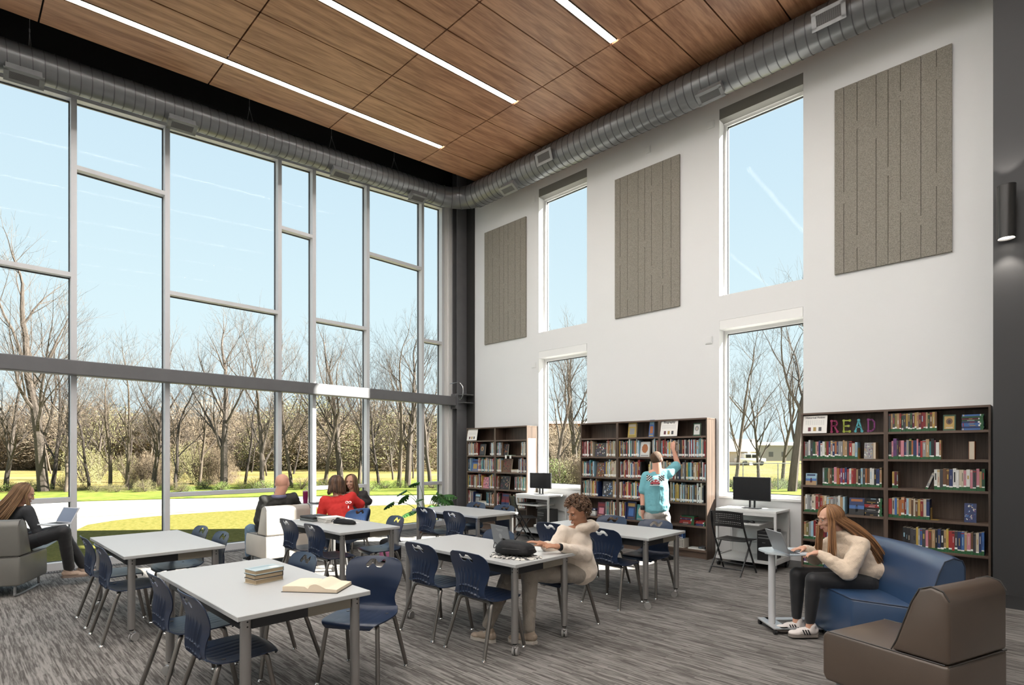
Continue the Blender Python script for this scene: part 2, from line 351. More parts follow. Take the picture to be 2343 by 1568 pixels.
# acoustic panels with routed grooves
M_felt = mat('felt', (.27, .25, .215), .95, var=.32, scale=110, bump=.3, bscale=400, spec=.1)
gx = [-1.96, -1.808, -1.598, -1.469, -1.34, -1.134, -.982]
gaps = [[(4.898, 5.052)], [(5.822, 5.929), (4.279, 4.444)], [(5.617, 5.779)], [(5.099, 5.21)], [(5.988, 6.097), (4.594, 4.751)], [(4.377, 4.491)], [(6.078, 6.23), (4.801, 4.957)]]
b = MB(); X0, X1, Z0, Z1 = -2.069, -.836, 3.985, 6.44; cols = [X0]+gx+[X1]
b.box((0, -.008, Z0), (X1-X0, 0, Z1))
for i in range(len(cols)-1):
    a = cols[i]+(.0028 if i else 0)-X0; c = cols[i+1]-(.0028 if i < len(cols)-2 else 0)-X0; b.box((a, -.03, Z0), (c, -.008, Z1))
for i, gp in enumerate(gaps):
    for (za, zb) in gp: b.box((gx[i]-.0028-X0, -.03, za), (gx[i]+.0028-X0, -.008, zb))
pan = b.build('acoustic_panel', M_felt, loc=(X0, YW-.001, 0)); tag(pan, 'largest looking grey felt acoustic panel, right of the nearer tall window', 'wall panel')
for x, l in ((-5.533, 'grey felt acoustic panel hanging between the two columns of windows'), (-8.915, 'far grey felt acoustic panel beside the dark corner column')):
    c = pan.copy(); C.objects.link(c); c.location = (x, YW-.001, 0); c['label'] = l
for (x, z, l) in ((-4.895, 6.736, 'small white square wall plate above the middle acoustic panel'), (-3.793, 6.71, 'small white square wall plate beside the top of the nearer upper window'), (-7.491, 6.729, 'small white square wall plate beside the top of the far upper window'), (-3.821, 3.364, 'small white square wall plate left of the nearer lower window head'), (-7.479, 3.382, 'small white square wall plate left of the far lower window head')):
    b = MB(); b.rbox((-.058, -.012, -.058), (.058, 0, .058), .004); b.rbox((-.045, -.017, -.045), (.045, -.01, .045), .003); tag(b.build('wall_plate', M_wall, loc=(x, YW, z)), l, 'wall plate')
# wall sconce on the dark wall
t = thing('wall_sconce', 'black cylinder up and down light on the charcoal wall', 'wall light', (-.325, 7.69, 4.06))
b = MB(); b.tube([(0, -.13, -.27), (0, -.13, .27)], .075, 32, False); b.tube([(0, -.13, -.27), (0, -.13, .27)], .069, 32, False); b.tube([(0, -.13, .262), (0, -.13, .27)], .077, 32); b.build('shade', mat('sconce_black', (.035, .034, .033), .3, .4), t, auto=40)
b = MB(); b.box((-.055, -.06, -.11), (.055, 0, .11)); b.build('bracket', M_blk, t)
for s, nm in ((-1, 'lamp_disc'), (1, 'lamp_disc')):
    b = MB(); b.cyl((0, -.13, s*.255), (0, -.13, s*.250), .066, 28); b.build(nm, mat('sconce_emit', (1, 1, 1), .5, emit=(1, .94, .85), es=12), t)
    l = bpy.data.lights.new('sconce_lamp', 'SPOT'); l.energy = 26; l.spot_size = math.radians(78); l.spot_blend = .25; l.color = (1, .93, .84); l.shadow_soft_size = .03
    lo = bpy.data.objects.new('sconce_lamp', l); C.objects.link(lo); lo.location = (-.325, 7.56, 4.06+s*.275); lo.rotation_euler = (0 if s < 0 else PI, 0, 0)

# ------------------------------------------------------------------ ducts
def ducted(name, label, pts, R, pitch, nseg):
    t = thing(name, label, 'air duct', pts[0])
    P = [Vector(p)-Vector(pts[0]) for p in pts]
    return t, P
ZD0 = 6.43
def duct_pt(y): return Vector((-9.12, y, 6.395+SL*y))
t1 = thing('air_duct', 'grey spiral duct hanging along the window wall', 'air duct', duct_pt(0))
R1 = .195; b = MB(); p0 = duct_pt(0)
pa = [duct_pt(-5.4)-p0, duct_pt(7.02)-p0]; b.tube(pa, R1, 40, True); b.build('duct_pipe', M_galv, t1, auto=40)
b = MB(); u = Vector((0, 1, SL)).normalized()
y = -1.0
while y < 7.0:
    c = duct_pt(y)-p0; b.tube([c-u*.005, c+u*.005], R1+.005, 36, True); y += .118
b.build('spiral_seam', M_seam, t1, auto=40)
# elbow of segments
R2 = .241; YC = 7.72; ZC = 6.955
c0 = duct_pt(7.02); c1 = Vector((-8.50, YC, ZC)); el = []
ctr = Vector((c0.x+.62, c0.y, 0))
for k in range(6):
    a = PI/2*k/5; el.append(Vector((c0.x+.62*(1-math.cos(a)), c0.y+(YC-c0.y)*math.sin(a), c0.z+(ZC-c0.z)*k/5))-p0)
b = MB(); b.tube(el, [R1+.003, R1+.006, R1+.012, R1+.02, R1+.03, R2], 40, False); b.build('duct_elbow', M_galv, t1, auto=25)
b = MB()
for k in range(6):
    d = (el[min(k+1, 5)]-el[max(k-1, 0)]).normalized(); rr = [R1+.003, R1+.006, R1+.012, R1+.02, R1+.03, R2][k]
    b.tube([el[k]-d*.008, el[k]+d*.008], rr+.006, 36, True)
b.build('elbow_seam', M_seam, t1, auto=40)
t2 = thing('air_duct', 'larger grey spiral duct running under the ceiling along the white wall', 'air duct', (0, YC, ZC))
b = MB(); b.tube([(c1.x, 0, 0), (4.55, 0, 0)], R2, 44, True); b.build('duct_pipe', M_galv, t2, auto=40)
b = MB(); x = c1.x+.05
while x < .6: b.tube([(x-.005, 0, 0), (x+.005, 0, 0)], R2+.006, 40, True); x += .125
b.build('spiral_seam', M_seam, t2, auto=40)
M_grd = mat('grille_dark', (.03, .03, .03), .5)
def register(parent, c, ax, down, w=.36, h=.16, dp=.16, bars=False):
    # c on the duct axis, ax along the duct, down the outward direction
    n = down.normalized(); s = ax.cross(n).normalized(); Mx = Matrix((( *(ax), 0), (*(s), 0), (*(n), 0), (0, 0, 0, 1))).transposed()
    Mx = Matrix.Translation(c) @ Mx
    r = R1 if parent is t1 else R2
    b = MB(); d0, d1 = r*.72, r+dp
    b.box((-w/2, -h/2, d0), (w/2, h/2, d1-.004), M=Mx)
    for (p, q) in (((-w/2-.02, -h/2-.02, d1-.006), (w/2+.02, -h/2+.025, d1)), ((-w/2-.02, h/2-.025, d1-.006), (w/2+.02, h/2+.02, d1)), ((-w/2-.02, -h/2, d1-.006), (-w/2+.03, h/2, d1)), ((w/2-.03, -h/2, d1-.006), (w/2+.02, h/2, d1))): b.box(p, q, M=Mx)
    o = b.build('air_register', M_galv2, parent)
    b = MB(); b.box((-w/2+.03, -h/2+.02, d1-.004), (w/2-.03, h/2-.02, d1-.002), 0, M=Mx)
    nb = 9
    for i in range(nb+1): yy = -h/2+.025+(h-.05)*i/nb; b.box((-w/2+.03, yy-.0025, d1-.002), (w/2-.03, yy+.0025, d1+.001), 1, M=Mx)
    if bars:
        for i in range(13): xx = -w/2+.03+(w-.06)*i/12; b.box((xx-.0015, -h/2+.02, d1-.002), (xx+.0015, h/2-.02, d1), 1, M=Mx)
    b.build('grille', [M_grd, mat('grille_bar', (.16, .16, .16), .5)], o)
U = Vector((0, 1, SL)).normalized()
for y in (.70, 2.42, 4.93, 6.58): register(t1, duct_pt(y)-p0, U, Vector((.45, .0, -1)), w=.34, h=.15, dp=.10)
register(t2, Vector((-1.92, 0, 0)), Vector((1, 0, 0)), Vector((0, -1, -.30)), w=.33, h=.17, dp=.06, bars=True)
register(t2, Vector((-6.45, 0, 0)), Vector((1, 0, 0)), Vector((0, -1, -.34)), w=.33, h=.17, dp=.06, bars=False)
register(t2, Vector((-3.45, 0, 0)), Vector((1, 0, 0)), Vector((0, -.55, -1)), w=.34, h=.15, dp=.11)
register(t2, Vector((-7.45, 0, 0)), Vector((1, 0, 0)), Vector((0, -.55, -1)), w=.34, h=.15, dp=.11)
b = MB()
for y in (.76, 3.4, 4.8, 6.1):
    c = duct_pt(y)-p0; top = Vector((.02, c.y, c.z+1.5)); kn = Vector((0, c.y, c.z+R1+.22))
    b.tube([top, kn], .003, 5); b.tube([kn, c+Vector((-R1*.9, 0, R1*.45))], .003, 5); b.tube([kn, c+Vector((R1*.9, 0, R1*.45))], .003, 5); b.cyl(kn-Vector((0, 0, .02)), kn+Vector((0, 0, .02)), .008, 6)
b.build('hanger_cable', M_galv2, t1)
b = MB()
for x in (-7.4, -5.1, -3.6, -2.3):
    kn = Vector((x, -.02, R2+.035)); b.cyl(kn, kn+Vector((.015, .02, .03)), .009, 6); b.tube([kn, Vector((x, -R2*.9, R2*.45))], .003, 5); b.tube([kn+Vector((0, 0, .03)), kn+Vector((.05, -.05, .09)), kn+Vector((.14, -.06, .10))], .002, 4)
b.build('hanger_cable', M_blk, t2)

# ------------------------------------------------------------------ study tables
TZ = .74
def table(label, x0, x1, y0, y1, castors=True):
    cx, cy = (x0+x1)/2, (y0+y1)/2; w, d = (x1-x0)/2, (y1-y0)/2
    t = thing('study_table', label, 'table', (cx, cy, 0), 0, 'white study tables')
    MB().rbox((-w, -d, TZ-.028), (w, d, TZ), .003, 1).build('tabletop', M_top, t)
    b = MB()
    for s in (-1, 1): b.box((-w+.11, s*(d-.07)-.012, TZ-.105), (w-.11, s*(d-.07)+.012, TZ-.028))
    b.box((-w+.12, -.012, TZ-.06), (w-.12, .012, TZ-.028)); b.build('long_rail', M_apron, t)
    for s in (-1, 1):
        b = MB(); b.box((s*(w-.075)-.008, -d+.10, TZ-.098), (s*(w-.075)+.008, .02, TZ-.030), 0); b.box((s*(w-.075)-.010, .02, TZ-.100), (s*(w-.075)+.010, d-.10, TZ-.030), 1)
        b.build('end_rail', [M_apron, mat('warm_rail', (.27, .24, .19), .45)] if s > 0 else [M_apron, M_apron], t)
    for sx in (-1, 1):
        for sy in (-1, 1):
            X, Y = sx*(w-.075), sy*(d-.068)
            b = MB(); b.cyl((X, Y, .105), (X, Y, TZ-.028), .029, 24, mi=0); b.cyl((X, Y, .092), (X, Y, .106), .018, 16, mi=1)
            for z in (TZ-.05, TZ-.077): b.cyl((X+sx*.024, Y-sy*0, z), (X+sx*.0302, Y, z), .005, 8, mi=1)
            for z in (TZ-.05, TZ-.077): b.cyl((X, Y+sy*.024, z), (X, Y+sy*.0302, z), .005, 8, mi=1)
            lg = b.build('leg', [M_leg, M_blk], t, auto=35)
            a = random.uniform(0, 6.28); R = Matrix.Translation((X, Y, 0)) @ Matrix.Rotation(a, 4, 'Z')
            b = MB()
            for q in (-1, 1):
                c = [R @ Vector((q*.006, .020, .034)), R @ Vector((q*.024, .020, .034))]; b.tube(c, .034, 22, mi=0)
            c = [R @ Vector((-.012, .020, .034)), R @ Vector((.012, .020, .034))]; b.tube(c, .014, 10, mi=1)
            b.tube([R @ Vector((0, .012, .05)), R @ Vector((0, 0, .094))], .011, 10, mi=1)
            b.rbox((-.013, -.006, .055), (.013, .034, .074), .004, M=R, mi=1)
            b.build('castor', [M_castor, M_chrome], lg, auto=35)
    return t
TB = [('bare study table nearest the camera carrying the open book', -4.63, -3.06, 1.08, 1.875),
      ('empty study table at the left beside the big windows', -7.06, -5.535, 1.055, 1.85),
      ('study table with the black bag where the boy in the hoodie works', -4.535, -2.96, 3.085, 3.84),
      ('study table holding the grey binder, in front of the person in red', -7.06, -5.51, 3.0, 3.77),
      ('study table near the corner plant, partly in sunlight', -7.12, -5.60, 5.09, 5.89),
      ('study table behind the hoodie boy, nearest the middle bookcase', -4.48, -2.915, 4.98, 5.765)]
for a in TB: table(*a)

# ------------------------------------------------------------------ student chairs
def shell(ts, us, prof, wid, thick, extra=None, hole=None, front_d=None):
    # two skins over one grid; returns MB
    nu, ntt = len(us), len(ts); P = np.zeros((ntt, nu, 3))
    for i, t in enumerate(ts):
        y, z = prof(t); w = wid(t)
        for j, u in enumerate(us):
            dx, dy, dz = (extra(t, u) if extra else (0, 0, 0)); P[i, j] = (u*w+dx, y+dy, z+dz)
    dt = np.gradient(P, axis=0); du = np.gradient(P, axis=1); N = -np.cross(du, dt); N /= np.linalg.norm(N, axis=2)[..., None]+1e-9
    A = P.copy(); B = P.copy()
    for i, t in enumerate(ts):
        for j, u in enumerate(us):
            A[i, j] = P[i, j]+N[i, j]*(front_d(t, u) if front_d else 0); B[i, j] = P[i, j]-N[i, j]*thick(t, u)
    keep = np.ones((ntt-1, nu-1), bool)
    if hole:
        for i in range(ntt-1):
            for j in range(nu-1):
                c = (P[i, j]+P[i+1, j+1]+P[i, j+1]+P[i+1, j])/4
                if hole(c): keep[i, j] = False
        # pull rim vertices onto a smoother outline
        for _ in range(3):
            for arr in (A, B):
                new = arr.copy()
                for i in range(1, ntt-1):
                    for j in range(1, nu-1):
                        k4 = keep[i-1:i+1, j-1:j+1]
                        if k4.all() or not k4.any(): continue
                        nb = []
                        for (a, c2, e1, e2) in ((i-1, j, keep[i-1, j-1], keep[i-1, j]), (i+1, j, keep[i, j-1], keep[i, j]), (i, j-1, keep[i-1, j-1], keep[i, j-1]), (i, j+1, keep[i-1, j], keep[i, j])):
                            if e1 != e2: nb.append(arr[a, c2])
                        if len(nb) == 2: new[i, j] = arr[i, j]*.4+(nb[0]+nb[1])*.3
                arr[:] = new
    b = MB(); n = ntt*nu; vs = [tuple(v) for v in A.reshape(-1, 3)]+[tuple(v) for v in B.reshape(-1, 3)]; fs = []
    idx = lambda i, j: i*nu+j
    for i in range(ntt-1):
        for j in range(nu-1):
            if not keep[i, j]: continue
            fs.append((idx(i, j), idx(i, j+1), idx(i+1, j+1), idx(i+1, j))); fs.append((n+idx(i, j), n+idx(i+1, j), n+idx(i+1, j+1), n+idx(i, j+1)))
            for (di, dj, a, c) in ((-1, 0, (i, j), (i, j+1)), (1, 0, (i+1, j+1), (i+1, j)), (0, -1, (i+1, j), (i, j)), (0, 1, (i, j+1), (i+1, j+1))):
                ii, jj = i+di, j+dj
                if ii < 0 or jj < 0 or ii >= ntt-1 or jj >= nu-1 or not keep[ii, jj]:
                    fs.append((idx(*c), idx(*a), n+idx(*a), n+idx(*c)))
    used = sorted({v for f in fs for v in f}); mp = {v: k for k, v in enumerate(used)}
    b.add([vs[v] for v in used], [tuple(mp[v] for v in f) for f in fs]); return b
def interp(tab):
    X = [a[0] for a in tab]
    def f(t): return [float(np.interp(t, X, [a[k] for a in tab])) for k in range(1, len(tab[0]))]
    return f
def smooth_tab(tab, n=60):
    P = [Vector((a[0], a[1], a[2] if len(a) > 2 else 0)) for a in tab]; pts, _ = smoothpath(P, [0]*len(P), 8)
    return [(p.x, p.y, p.z) if len(tab[0]) > 2 else (p.x, p.y) for p in pts]
SPROF = interp(smooth_tab([(0, .228, .405), (.06, .222, .430), (.16, .185, .443), (.4, .08, .440), (.7, -.07, .430), (.86, -.145, .432), (1.0, -.19, .455)]))
SWID = interp(smooth_tab([(0, .165), (.06, .192), (.2, .218), (.45, .232), (.75, .225), (1.0, .190)]))
BPROF = interp(smooth_tab([(0, -.19, .455), (.1, -.204, .49), (.3, -.208, .565), (.55, -.206, .655), (.8, -.226, .748), (.94, -.247, .800), (1.0, -.258, .820)]))
BWID = interp(smooth_tab([(0, .190), (.12, .172), (.25, .172), (.42, .196), (.62, .222), (.78, .226), (.9, .212), (.96, .190), (1.0, .155)]))
def holefn(c):
    x, z = c[0], c[2]-.768
    pl = [(-.062, .016), (-.040, -.012), (-.014, -.012), (.014, .014), (.040, .012), (.064, -.016)]; d = 9
    for i in range(len(pl)-1):
        ax, az = pl[i]; bx, bz = pl[i+1]; t = max(0, min(1, ((x-ax)*(bx-ax)+(z-az)*(bz-az))/((bx-ax)**2+(bz-az)**2))); d = min(d, math.hypot(x-ax-t*(bx-ax), z-az-t*(bz-az)))
    return d < .0165
def sstep(a, b_, x): t = max(0, min(1, (x-a)/(b_-a))); return t*t*(3-2*t)
def bthick(t, u):
    zz = BPROF(t)[1]+.045*u*u; m = (1-sstep(.60, .71, zz))*(1 if abs(u) < .70 else 0)*sstep(.452, .47, zz)
    band = math.exp(-((zz-.545)/.005)**2)+math.exp(-((zz-.492)/.005)**2)
    fin = max(0, math.cos(u*PI*7.0/.70))**3
    return .006+m*max(fin*.012, min(band, 1)*.012)
bb = shell(np.linspace(0, 1, 64), np.linspace(-1, 1, 71), BPROF, lambda t: BWID(t)[0], bthick,
           extra=lambda t, u: (0, .040*u*u*min(1, t*2+.2)*(1-.4*t), -.012*u*u*t), hole=holefn)
sb = shell(np.linspace(0, 1, 26), np.linspace(-1, 1, 41), SPROF, lambda t: SWID(t)[0], lambda t, u: .009,
           extra=lambda t, u: (0, .0-.012*u*u*(1-t)**3*2, (.016*u*u*sstep(.35, 1, t)-.006*u*u*(1-sstep(0, .5, t)))), front_d=lambda t, u: (-.0018 if (math.cos(u*PI*8) > .8 and abs(u) < .72 and .2 < t < .95) else 0))
CH = {}
def chair0(label):
    t = thing('student_chair', label, 'chair', (0, 0, 0), 0, 'navy student chairs')
    bb.build('backrest', M_navy, t, auto=38); sb.build('seat', M_navy, t, auto=38)
    b = MB()
    b.tube([(-.14, -.115, .415), (.14, -.115, .415)], .0125, 10); b.tube([(-.14, .125, .420), (.14, .125, .420)], .0125, 10)
    for s in (-1, 1): b.tube([(s*.12, -.115, .417), (s*.12, .125, .421)], .010, 8)
    for s in (-1, 1):
        for y in (-.09, .10): b.cyl((s*.155, y, .415), (s*.155, y, .437), .012, 8)
    b.build('seat_frame', M_cleg, t, auto=40)
    for sx in (-1, 1):
        for (pts) in ([(sx*.14, -.115, .415), (sx*.165, -.118, .414), (sx*.186, -.128, .400), (sx*.196, -.142, .372), (sx*.234, -.252, .018)], [(sx*.14, .125, .420), (sx*.165, .127, .419), (sx*.184, .134, .404), (sx*.192, .143, .376), (sx*.226, .205, .018)]):
            p, r = smoothpath(pts, [.0152]*5, 4); b = MB(); b.tube(p[:-1]+[p[-1]], r, 12); l = b.build('leg', M_cleg, t, auto=40)
            e = Vector(pts[-1]); b = MB(); b.lathe([(.017, 0), (.018, .004), (.014, .010), (.010, .020)], (e.x, e.y, 0), 12); b.build('glide', M_chrome, l, auto=40)
    return t
CHS = [  # x, y, facing (deg, 0 = +y), label
 (-4.22, 1.20, 0, 'navy chair at the nearest table, left one of its two near backs'),
 (-3.51, 1.20, 0, 'navy student chair closest to the camera, seat tucked behind the nearest table leg'),
 (-4.20, 1.76, 180, 'navy chair beyond the nearest table, only its backrest top shows above the tabletop'),
 (-3.55, 2.10, 212, 'navy chair angled out at the right end of the nearest table, facing the camera'),
 (-6.56, 1.17, 0, 'navy chair at the left window table, farther left of its pair of ribbed backs'),
 (-5.86, 1.17, 0, 'navy chair at the left window table, right one of its pair of ribbed backs'),
 (-6.55, 1.72, 180, 'navy chair across the left window table, left one of the two far backrest tops'),
 (-5.93, 1.72, 178, 'navy chair across the left window table, right one of the two far backrest tops'),
 (-3.99, 3.15, 0, 'navy chair showing its ribbed back at the left end of the black bag table'),
 (-3.35, 3.15, 0, 'navy chair showing its ribbed back, nearest the black bag on the table'),
 (-4.05, 3.76, 180, 'navy chair beyond the laptop, facing the camera across the black bag table'),
 (-3.29, 4.05, 176, 'navy chair the boy in the cream hoodie sits on'),
 (-6.60, 3.12, 0, 'navy chair at the binder table, left one of its two ribbed backs'),
 (-5.90, 3.10, 0, 'navy chair at the binder table, right one of its two ribbed backs'),
 (-7.28, 4.10, 100, 'sunlit navy chair under the person in the red shirt'),
 (-5.90, 3.74, 172, 'navy chair at the right end of the binder table, facing the camera'),
 (-6.55, 5.13, 0, 'navy chair at the corner plant table, closest to the plant'),
 (-5.83, 5.06, 0, 'navy chair with ribbed back at the corner plant table, right of its neighbour'),
 (-6.60, 5.75, 180, 'navy chair beyond the corner plant table, left one of the two light blue backrest tops'),
 (-5.96, 5.75, 180, 'navy chair beyond the corner plant table, right one next to the folding chair'),
 (-4.08, 5.04, 0, 'navy chair at the rear table, half hidden behind the hoodie boy'),
 (-3.38, 5.05, 0, 'navy chair with ribbed back right of the hoodie boy at the rear table'),
 (-3.96, 5.66, 180, 'navy chair on the bookcase side of the rear table, left one'),
 (-3.33, 5.64, 182, 'navy chair on the bookcase side of the rear table, by the boy shorts')]
c0_ = chair0(CHS[0][3])
for i, (x, y, a, l) in enumerate(CHS):
    if i == 0: c0_.location = (x, y, 0); c0_.rotation_euler = (0, 0, math.radians(a))
    else: dup(c0_, (x, y, 0), math.radians(a), l)

# ------------------------------------------------------------------ lounge seating
def vinyl(name, col, rough=.42): return mat(name, col, rough, spec=.6, var=.05, scale=5, bump=.08, bscale=350, coat=.2)
M_grey = vinyl('grey_vinyl', (.15, .145, .13)); M_taupe = vinyl('taupe_vinyl', (.085, .060, .044), .36); M_sungrey = vinyl('sunlit_grey_vinyl', (.42, .385, .34)); M_blue = vinyl('blue_vinyl', (.026, .058, .125), .34)  # the pale vinyl is grey with sunlight put into its colour
M_taupes = vinyl('taupe_side_vinyl', (.19, .17, .155))
def bevprism(prof, x0, x1, r=.02, seg=3, M=None):     # (y,z) profile pushed along x
    bm = bmesh.new(); n = len(prof)
    a = [bm.verts.new((x0, p[0], p[1])) for p in prof]; c = [bm.verts.new((x1, p[0], p[1])) for p in prof]
    bm.faces.new(a[::-1]); bm.faces.new(c)
    for i in range(n): bm.faces.new((a[i], a[(i+1) % n], c[(i+1) % n], c[i]))
    bmesh.ops.recalc_face_normals(bm, faces=bm.faces)
    ed = [e for e in bm.edges if abs(e.verts[0].co.x-e.verts[1].co.x) < 1e-6 or e.calc_face_angle(0) > .5]
    bmesh.ops.bevel(bm, geom=ed, offset=r, segments=seg, profile=.5, affect='EDGES')
    vs = [v.co.copy() for v in bm.verts]
    if M: vs = [M @ v for v in vs]
    fs = [[v.index for v in f.verts] for f in bm.faces]; bm.verts.ensure_lookup_table(); fs = [[v.index for v in f.verts] for f in bm.faces]; bm.free()
    b = MB(); b.add(vs, fs); return b
def lounge(label, cx, cy, rz, m, w=.66, d=.70, legs='sled', side=None):
    t = thing('lounge_chair', label, 'armchair', (cx, cy, 0), rz, None)
    W2, D2 = w/2, d/2; side = side or m
    bevprism([(-D2, .13), (D2-.02, .13), (D2, .17), (D2, .42), (D2-.03, .45), (-D2, .45)], -W2, W2, .018).build('seat_base', m, t, auto=50)
    bp = [(-D2, .455), (-D2, .80), (-D2+.03, .85), (-D2+.09, .865), (-D2+.15, .84), (-D2+.19, .76), (-D2+.27, .52), (-D2+.30, .455)]
    bevprism(bp, -W2+.004, W2-.004, .020).build('backrest', m, t, auto=50)
    b = MB()
    for s in (-1, 1): b.tube([(s*(W2-.012), y, z) for (y, z) in bp[1:]], .004, 6)
    b.tube([(-W2+.01, -D2, .452), (W2-.01, -D2, .452)], .004, 6)
    for s in (-1, 1): b.tube([(s*(W2-.008), -D2+.02, .452), (s*(W2-.008), D2-.03, .447)], .004, 6)
    b.build('piping', mat('piping_dark', (.045, .04, .036), .5), t)
    for s in (-1, 1):
        if legs == 'sled':
            p, r = smoothpath([(s*(W2-.06), -D2+.05, .13), (s*(W2-.06), -D2+.04, .05), (s*(W2-.06), -D2+.09, .014), (s*(W2-.06), D2-.13, .014), (s*(W2-.06), D2-.08, .05), (s*(W2-.06), D2-.09, .13)], [.013]*6, 6)
            b = MB(); b.tube(p, r, 10); b.build('leg', M_galv2, t, auto=50)
        else:
            for q in (-1, 1): b = MB(); b.cyl((s*(W2-.07), q*(D2-.07), 0), (s*(W2-.07), q*(D2-.07), .13), .018, 14); b.build('leg', M_galv2, t, auto=50)
    return t
def facing(dx, dy): return math.atan2(-dx, dy)
# grey chair of the girl by the window: back corner at (-8.15,.63)
f = Vector((-.90, .43, 0)).normalized(); s = Vector((f.y, -f.x, 0)); c = Vector((-8.20, .60, 0))+f*.35-s*.33
lounge('grey vinyl lounge chair at the far left under the girl in dark clothes', c.x, c.y, facing(f.x, f.y), M_grey)
lounge('grey vinyl lounge chair coloured cream by sunlight, under the bald man', -8.11, 3.43, facing(-1, -.02), M_sungrey, legs='post', side=M_grey)
lounge('dark grey lounge chair turned sideways under the girl in the dark hoodie', -8.72, 4.75, facing(-.05, -1), M_grey)
f = Vector((-.94, .34, 0)).normalized(); s = Vector((f.y, -f.x, 0)); c = Vector((-.393, 3.76, 0))+f*.36+s*.31
lounge('taupe vinyl lounge chair in the right foreground', c.x, c.y, facing(f.x, f.y), M_taupe, w=.62, d=.72, legs='post')
# blue wedge sofa
t = thing('wedge_sofa', 'blue vinyl wedge shaped sofa under the girl typing at the side table', 'sofa', (0, 0, 0))
F1 = Vector((-1.13, 5.01)); F0 = Vector((-1.56, 5.50)); fd = Vector((F1.y-F0.y, F0.x-F1.x)).normalized()
if fd.x > 0: fd = -fd
ed = (F1-F0).normalized(); Rr = F1-fd*.56+ed*.40; Rl = F0-fd*.56-ed*.42
def bpoly(poly, z0, z1, r):
    bm = bmesh.new(); a = [bm.verts.new((p[0], p[1], z0)) for p in poly]; c = [bm.verts.new((p[0], p[1], z1)) for p in poly]; n = len(poly)
    bm.faces.new(a[::-1]); bm.faces.new(c)
    for i in range(n): bm.faces.new((a[i], a[(i+1) % n], c[(i+1) % n], c[i]))
    bmesh.ops.recalc_face_normals(bm, faces=bm.faces); bmesh.ops.bevel(bm, geom=list(bm.edges), offset=r, segments=3, profile=.5, affect='EDGES')
    bm.verts.ensure_lookup_table(); vs = [v.co.copy() for v in bm.verts]; fs = [[v.index for v in f.verts] for f in bm.faces]; bm.free(); b = MB(); b.add(vs, fs); return b
bpoly([F0, F1, Rr, Rl], .06, .45, .02).build('seat_base', M_blue, t, auto=50)
# backrest: tapered profile swept along a gently curved back line
A0 = Rl; A1 = Rr; b = MB(); bp = [(.0, .45), (.0, .80), (.03, .845), (.09, .86), (.15, .835), (.19, .75), (.25, .56), (.28, .45)]; n = 14; vs = []; fs = []
for i in range(n+1):
    q = i/n; c = A0.lerp(A1, q)-fd*(.10*math.sin(PI*q)+.02); k = len(bp)
    inset = .012 if i in (0, n) else 0
    for (y, z) in bp: vs.append((c.x+fd.x*min(max(y, inset), .28-inset), c.y+fd.y*min(max(y, inset), .28-inset), z-(inset if z > .5 else 0)))
for i in range(n):
    for j in range(k): fs.append((i*k+j, i*k+(j+1) % k, (i+1)*k+(j+1) % k, (i+1)*k+j))
fs.append(tuple(range(k-1, -1, -1))); fs.append(tuple(n*k+j for j in range(k))); b.add(vs, fs); b.build('backrest', M_blue, t, auto=50)
b = MB(); b.tube([vs[n*k+j] for j in range(k)], .005, 6); b.tube([vs[j] for j in range(k)], .005, 6); b.tube([(F0.x, F0.y, .447), (F1.x, F1.y, .447), (Rr.x, Rr.y, .447)], .004, 6); b.build('piping', mat('piping_navy', (.012, .02, .04), .5), t)
for p in (F0, F1, Rr, Rl):
    c = (F0+F1+Rr+Rl)/4; q = p.lerp(c, .2); b = MB(); b.cyl((q.x, q.y, 0), (q.x, q.y, .06), .02, 12); b.build('foot', M_blk, t)

# ------------------------------------------------------------------ laptop side tables
def cshape(poly, n=6): pts, _ = smoothpath([(p[0], p[1], 0) for p in poly]+[(poly[0][0], poly[0][1], 0)], [0]*(len(poly)+1), n); return [(p.x, p.y) for p in pts[:-1]]
def side_table(label, x, y, rz, z=.715):
    t = thing('laptop_table', label, 'side table', (x, y, 0), rz)
    b = MB(); b.prism(cshape([(-.27, -.10), (-.27, .12), (-.14, .20), (.10, .17), (.30, .18), (.36, 0), (.28, -.17), (.05, -.16), (-.14, -.19)]), z-.016, z); b.build('tabletop', mat('pale_blue_laminate', (.55, .60, .62), .2), t, auto=40)
    b = MB(); b.cyl((-.20, .0, .05), (-.20, .0, z-.016), .030, 24, mi=0); b.cyl((-.20, 0, z-.03), (-.20, 0, z-.016), .06, 20); b.build('pole', M_alu, t, auto=40)
    b = MB(); b.rbox((-.26, -.17, .045), (-.12, .17, .06), .006); b.rbox((-.20, -.17, .045), (.30, -.09, .06), .006); b.rbox((-.20, .09, .045), (.30, .17, .06), .006); b.build('base_plate', mat('silver_base', (.6, .61, .62), .3, .6), t)
    for (cx, cy) in ((-.24, -.15), (-.24, .15), (.27, -.13), (.27, .13)):
        b = MB(); b.cyl((cx-.012, cy, .022), (cx+.012, cy, .022), .022, 14); b.cyl((cx, cy, .03), (cx, cy, .046), .01, 8); b.build('castor', M_blk, t)
    return t
PB = onz(1766, 1440, 0)
dx, dy = .7169, .6972      # pole to girl = image right
side_table('small rounded laptop table in front of the girl on the blue sofa', PB.x+.20*dx, PB.y+.20*dy, math.atan2(dy, dx))
side_table('small side table by the window behind the bald man chair with the tumbler', -9.18, 4.28, math.radians(75), .74)

